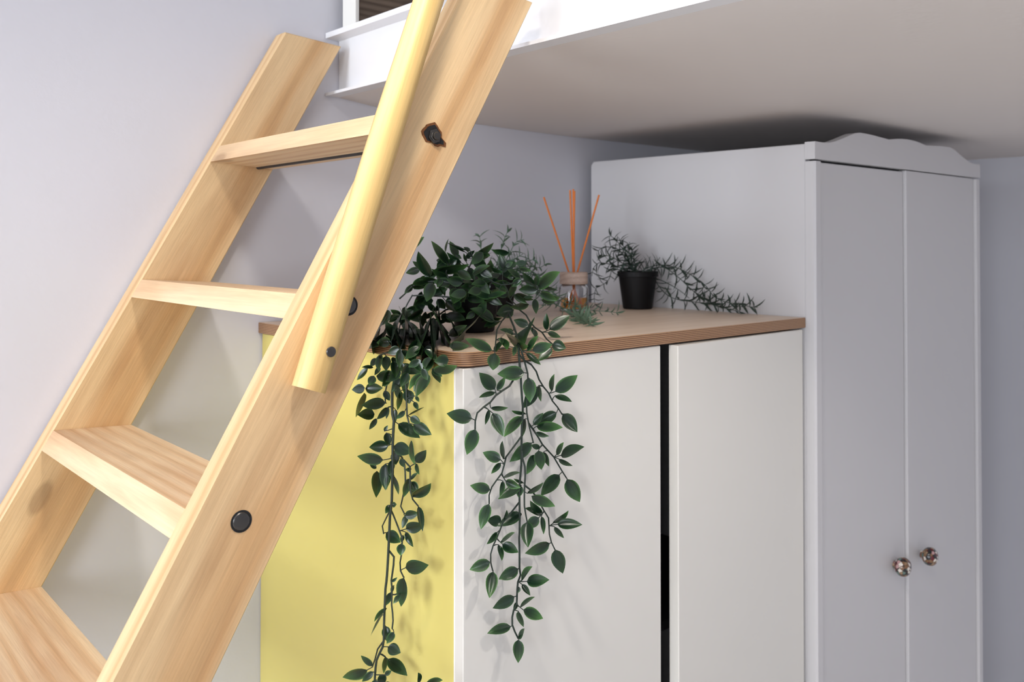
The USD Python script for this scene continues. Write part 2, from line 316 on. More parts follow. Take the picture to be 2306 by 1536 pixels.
# worktop: rounded front corner, layered edge
from shapely.geometry import Polygon, box as sbox
x0, y0, x1, y1 = XC * S, YC * S, X0 * S - .0005, YW - .0008
rad = .026
arc = [(x0 + rad - rad * math.cos(t), y0 + rad - rad * math.sin(t)) for t in np.linspace(0, math.pi / 2, 14)]
outl = [(x0, y1)] + arc + [(x1, y0), (x1, y1)]
th = (ZW - ZWB) * S
wt = trimesh.creation.extrude_polygon(Polygon(outl), th - .0016, engine='earcut')
wt = join(wt)
inner = Polygon(outl).buffer(-.0008, join_style=2)
top = trimesh.creation.extrude_polygon(inner, th, engine='earcut'); top.apply_translation((0, 0, -.0008))
wtm = hull(np.vstack([wt.vertices, top.vertices]))
wz0 = zc(ZWB) + .0008
M['ply'] = mat('birch_plywood', {
    't': ('texture_coordinate', {}), 'g': ('geometry', {}), 's': ('separate_xyz', {}), 'sn': ('separate_xyz', {}),
    'nw': ('noise_texture', dict(scale=22.0, detail=2.0)), 'wob': ('math', dict(math_type='multiply_add', value2=.0016, value3=-.0008)),
    'ad': ('math', dict(math_type='add')), 'k': ('math', dict(math_type='multiply', value2=7.0 / th)), 'fr': ('math', dict(math_type='fraction')),
    'rs': ('rgb_ramp', {'ramp': [(0, lin(92, 62, 42)), (.16, lin(104, 72, 50)), (.24, lin(186, 146, 108)), (.62, lin(170, 130, 94)), (.72, lin(128, 92, 66)), (1, lin(112, 78, 56))]}),
    'mv': ('mapping', dict(scale=(30, 30, 420))), 'nv': ('noise_texture', dict(scale=1.0, detail=2.0)), 'rv': ('rgb_ramp', {'ramp': [(.24, (.25, .2, .17)), (.31, (1, 1, 1))]}), 'mu': ('mix_color', dict(blend_type='multiply', fac=1.0)),
    'mt': ('mapping', dict(scale=(2.2, 24, 24))), 'nt': ('noise_texture', dict(scale=1.0, detail=4.0, roughness=.6, distortion=.8)),
    'rt': ('rgb_ramp', {'ramp': [(.3, lin(238, 216, 194)), (.6, lin(228, 204, 180)), (.8, lin(214, 188, 162))]}),
    'gt': ('math', dict(math_type='greater_than', value2=.8)), 'mx': ('mix_color', dict(blend_type='mix')),
    'p': ('principled_bsdf', dict(roughness=.36, specular_ior_level=.45))},
    [('t.object', 's.vector'), ('t.object', 'nw.vector'), ('nw.fac', 'wob.value1'), ('s.z', 'ad.value1'), ('wob.value', 'ad.value2'), ('ad.value', 'k.value1'), ('k.value', 'fr.value1'), ('fr.value', 'rs.fac'),
     ('t.object', 'mv.vector'), ('mv.vector', 'nv.vector'), ('nv.fac', 'rv.fac'), ('rs.color', 'mu.a'), ('rv.color', 'mu.b'),
     ('t.object', 'mt.vector'), ('mt.vector', 'nt.vector'), ('nt.fac', 'rt.fac'), ('g.normal', 'sn.vector'), ('sn.z', 'gt.value1'), ('gt.value', 'mx.fac'), ('mu.result', 'mx.a'), ('rt.color', 'mx.b'), ('mx.result', 'p.base_color')])
wo = np.array([x0, y0, wz0])
wtm.apply_translation((-x0, -y0, 0)); 
work = thing('worktop', 'birch plywood worktop with rounded corner and striped layered edge', 'worktop', wo)
obj('board', wtm, M['ply'], work)
TOPZ = zc(ZW)

# ------------------------------------------------------------------ wardrobe
WF, WB, WT, W1 = 1.0989, 1.8237, .2333, 2.8507
WO = W(2.375, 1.46, ZPL)
war = thing('wardrobe', 'tall white two-door wardrobe with scalloped cornice and mosaic knobs', 'wardrobe', WO)
add('side_panel', war, WO, cprism([tuple(W(0, y, z)[1:]) for y, z in ((WF + .0262, ZPL), (WF + .0262, WT), (WB - .01, WT + .0045), (WB, WT - .006), (WB, ZPL))], 0, (X0 + .0008) * S, (X0 + .0235) * S, .0012), M['wardrobe'])
add('side_panel', war, WO, wbox((W1 - .0235, WF + .0262, ZPL), (W1 - .001, WB, WT)), M['wardrobe'])
add('back_panel', war, WO, wbox((X0 + .024, WB - .012, ZPL), (W1 - .024, WB, WT - .004)), M['wardrobe'])
add('top_panel', war, WO, wbox((X0 + .024, WF + .0262, WT - .03), (W1 - .024, WB - .0125, WT - .004)), M['wardrobe'])
for a, b in ((X0, X0 + .031), (W1 - .031, W1)):
    a_, b_ = (a + .0005, b) if a == X0 else (a, b)
    add('stile', war, WO, cprism([tuple(W(x, y, 0)[:2]) for x, y in ((a_, WF + .0045), (a_ + .0045, WF), (b_ - .0045, WF), (b_, WF + .0045), (b_, WF + .0255), (a_, WF + .0255))], 2, zc(ZPL), zc(.1915), .0006), M['wardrobe'])
half = [(1.900, .2370), (1.935, .2365), (1.967, .2385), (1.995, .2440), (2.0224, .2515), (2.048, .2590), (2.0731, .2665), (2.090, .2712), (2.1142, .2745), (2.175, .2735), (2.2617, .2690)]
mid = [(2.2640, .2682), (2.2997, .2728), (2.335, .2760), (2.3755, .2772)]
lefth = half + mid
prof = lefth + [(2 * 2.37535 - x, z) for x, z in lefth[::-1][1:]]
prof = [(X0, .1957)] + prof + [(W1, .1957)]
add('cornice', war, WO, prism([(W(x, 0, z)[0], W(0, 0, z)[2]) for x, z in prof], 1, (WF - .0005) * S, (WF + .0262) * S), M['wardrobe'])
DY = WF + .0075
def knob(hx, deg, hinge, parent, cx):
    pass
M['mosaic'] = mat('mosaic_chips', {
    't': ('texture_coordinate', {}), 'v': ('voronoi_texture', dict(scale=150.0, randomness=.8)), 'e': ('voronoi_texture', dict(feature='distance_to_edge', scale=150.0, randomness=.8)), 's': ('separate_color', {}),
    'r': ('rgb_ramp', {'interpolate': False, 'ramp': [(0, lin(150, 120, 92)), (.16, lin(222, 214, 204)), (.30, lin(96, 26, 30)), (.42, lin(34, 34, 36)), (.55, lin(190, 150, 150)), (.68, lin(92, 116, 108)), (.80, lin(124, 90, 62)), (.9, lin(30, 32, 34))]}),
    'c': ('rgb_ramp', {'ramp': [(0, (.25, .2, .17)), (.08, (1, 1, 1))]}), 'm': ('mix_color', dict(blend_type='multiply', fac=1.0)),
    'p': ('principled_bsdf', dict(roughness=.18, coat_weight=.4))},
    [('t.object', 'v.vector'), ('t.object', 'e.vector'), ('v.color', 's.color'), ('s.r', 'r.fac'), ('e.distance', 'c.fac'), ('r.color', 'm.a'), ('c.color', 'm.b'), ('m.result', 'p.base_color')])
def door_pair():
    zt, zb = .1935, ZPL + .075
    a = wbox((X0 + .0325, DY, zb), (2.3595, DY + .0225, zt - .0035), .0014)
    b = swing(wbox((2.3630, DY, zb), (W1 - .0325, DY + .0225, zt), .0014), (W1 - .0325, DY, 0), .9)
    return a, b
a, b = door_pair()
d1 = add('door', war, WO, a, M['wardrobe']); d2 = add('door', war, WO, b, M['wardrobe'])
kb = lathe([(0, .0345), (.008, .0336), (.0145, .0304), (.0186, .0255), (.0200, .0200), (.0190, .0140), (.0155, .0085), (.0105, .0050), (.0075, .0036), (.0080, .0), (0, .0)], 13)
for dr_, x, y, rz in ((d1, 2.2975, DY, .3), (d2, 2.4285, DY - .0125, 2.1)):
    f = np.eye(4); f[:3, 0], f[:3, 1], f[:3, 2] = (math.cos(rz), 0, math.sin(rz)), (math.sin(rz), 0, -math.cos(rz)), (0, -1, 0)
    f[:3, 1] = np.cross(f[:3, 2], f[:3, 0]); f[:3, 3] = W(x, y, -.8465) - WO + np.array([0, .0004, 0])
    tag(obj('knob', kb, M['mosaic'], dr_, smooth=28, frame=f), 'round knob covered in coloured mosaic chips')

# ------------------------------------------------------------------ on the mezzanine, above the beam
M['lime'] = mat('lime_print', {'t': ('texture_coordinate', {}), 'v': ('voronoi_texture', dict(feature='distance_to_edge', scale=42.0)),
    'r': ('rgb_ramp', {'ramp': [(.0, lin(20, 24, 14)), (.035, lin(24, 28, 16)), (.06, lin(208, 226, 104)), (1, lin(222, 236, 130))]}), 'p': ('principled_bsdf', dict(roughness=.8))},
    [('t.object', 'v.vector'), ('v.distance', 'r.fac'), ('r.color', 'p.base_color')])
hb = W(1.28, 1.81, .4925)
head = thing('headboard', 'dark brown weathered board with white edge standing above the beam', 'headboard', hb)
add('panel', head, hb, wbox((1.0800, 1.778, .4925), (1.48, 1.83, 1.05), .002), M['brown'])
add('edge_strip', head, hb, wbox((1.0668, 1.774, .4925), (1.0798, 1.83, 1.06), .002), M['edge'])
rug0 = W(1.15, .90, .4922)
rp_ = [(1.30, 0), (1.06, 0), (1.030, -.003), (1.0235, -.012), (1.0240, -.019), (1.0300, -.0185), (1.0320, -.010), (1.0360, .0045), (1.06, .0090), (1.30, .0090)]
rp_ = [(1.30, .001), (1.052, .001), (1.028, .0005), (1.0225, -.004), (1.0220, -.012), (1.0165, -.012), (1.0165, .000), (1.024, .0095), (1.06, .0105), (1.30, .0105)]
rug = prism([((x - 1.15) * S, z * S) for x, z in rp_], 1, -.30 * S, .245 * S)
tag(obj('mat', rug, M['lime'], None, smooth=40), None)
rg = stage.GetPrimAtPath('/World/mat'); UsdGeom.Xformable(rg).AddTranslateOp().Set(Gf.Vec3d(*rug0))
tag(rg, 'lime green mat with black print overhanging the top of the beam', 'mat')

# ------------------------------------------------------------------ reed diffuser
M['glass'] = mat('clear_glass', {'p': ('principled_bsdf', dict(base_color=(1, 1, 1), roughness=.02, transmission_weight=1.0, ior=1.47))}, [])
M['oil'] = mat('orange_oil', {'p': ('principled_bsdf', dict(base_color=lin(255, 178, 70), roughness=.02, transmission_weight=.9, ior=1.36))}, [])
M['cap'] = wood('pale_cap_wood', (222, 200, 186), (210, 184, 168), (190, 158, 140), (0, 0, 0), 30.0, .5, 0, .3, .15, .4)
M['reed'] = plain('orange_reed', (226, 126, 52), .6)
dp = np.array([1.632 * S, 1.628 * S, TOPZ + .0003])
dif = thing('reed_diffuser', 'glass reed diffuser with pale wooden collar and orange sticks', 'diffuser', dp)
RB = .0305
outer = [(0, 0), (RB - .004, 0), (RB - .001, .0012), (RB, .004), (RB, .046), (RB - .002, .051), (RB - .008, .0555), (.0165, .057), (.0160, .062)]
innr = [(.0140, .062), (.0145, .0555), (RB - .010, .0528), (RB - .0045, .049), (RB - .0030, .045), (RB - .0030, .006), (RB - .006, .0045), (0, .0045)]
obj('bottle', lathe(outer + innr, 40), M['glass'], dif, smooth=35)
obj('oil', lathe([(0, .0050), (RB - .0062, .0050), (RB - .0034, .0066), (RB - .0034, .028), (0, .028)], 36), M['oil'], dif, smooth=35)
cap = lathe([(.0075, .0555), (.0275, .0555), (.0290, .0570), (.0290, .0788), (.0276, .0802), (.0085, .0802), (.0075, .0792)], 40)
obj('collar', trimesh.Trimesh(np.vstack([cap.vertices]), cap.faces, process=False), M['cap'], dif, smooth=35)
for tip in ((1216.5, 450), (1282.7, 434), (1290.5, 432), (1294, 436), (1355.5, 445)):
    k = (tip[0] - 1291.5) / 870.0 * S / .8 * .92                   # spread of the sticks, read off the photograph in metres
    lean = k * .78
    hgt = (706 - tip[1]) / 870.0 * .8
    sx_, sy_ = rt[0] * lean, rt[1] * lean
    b0 = np.array([-sx_ * .22 + .0016 * math.sin(tip[0]), -sy_ * .22 + .0016 * math.cos(tip[0]), .0075]); b1 = np.array([sx_, sy_, hgt])
    obj('reed', tube([b0, b0 * .5 + b1 * .5, b1], .0019, 8), M['reed'], dif, smooth=40)

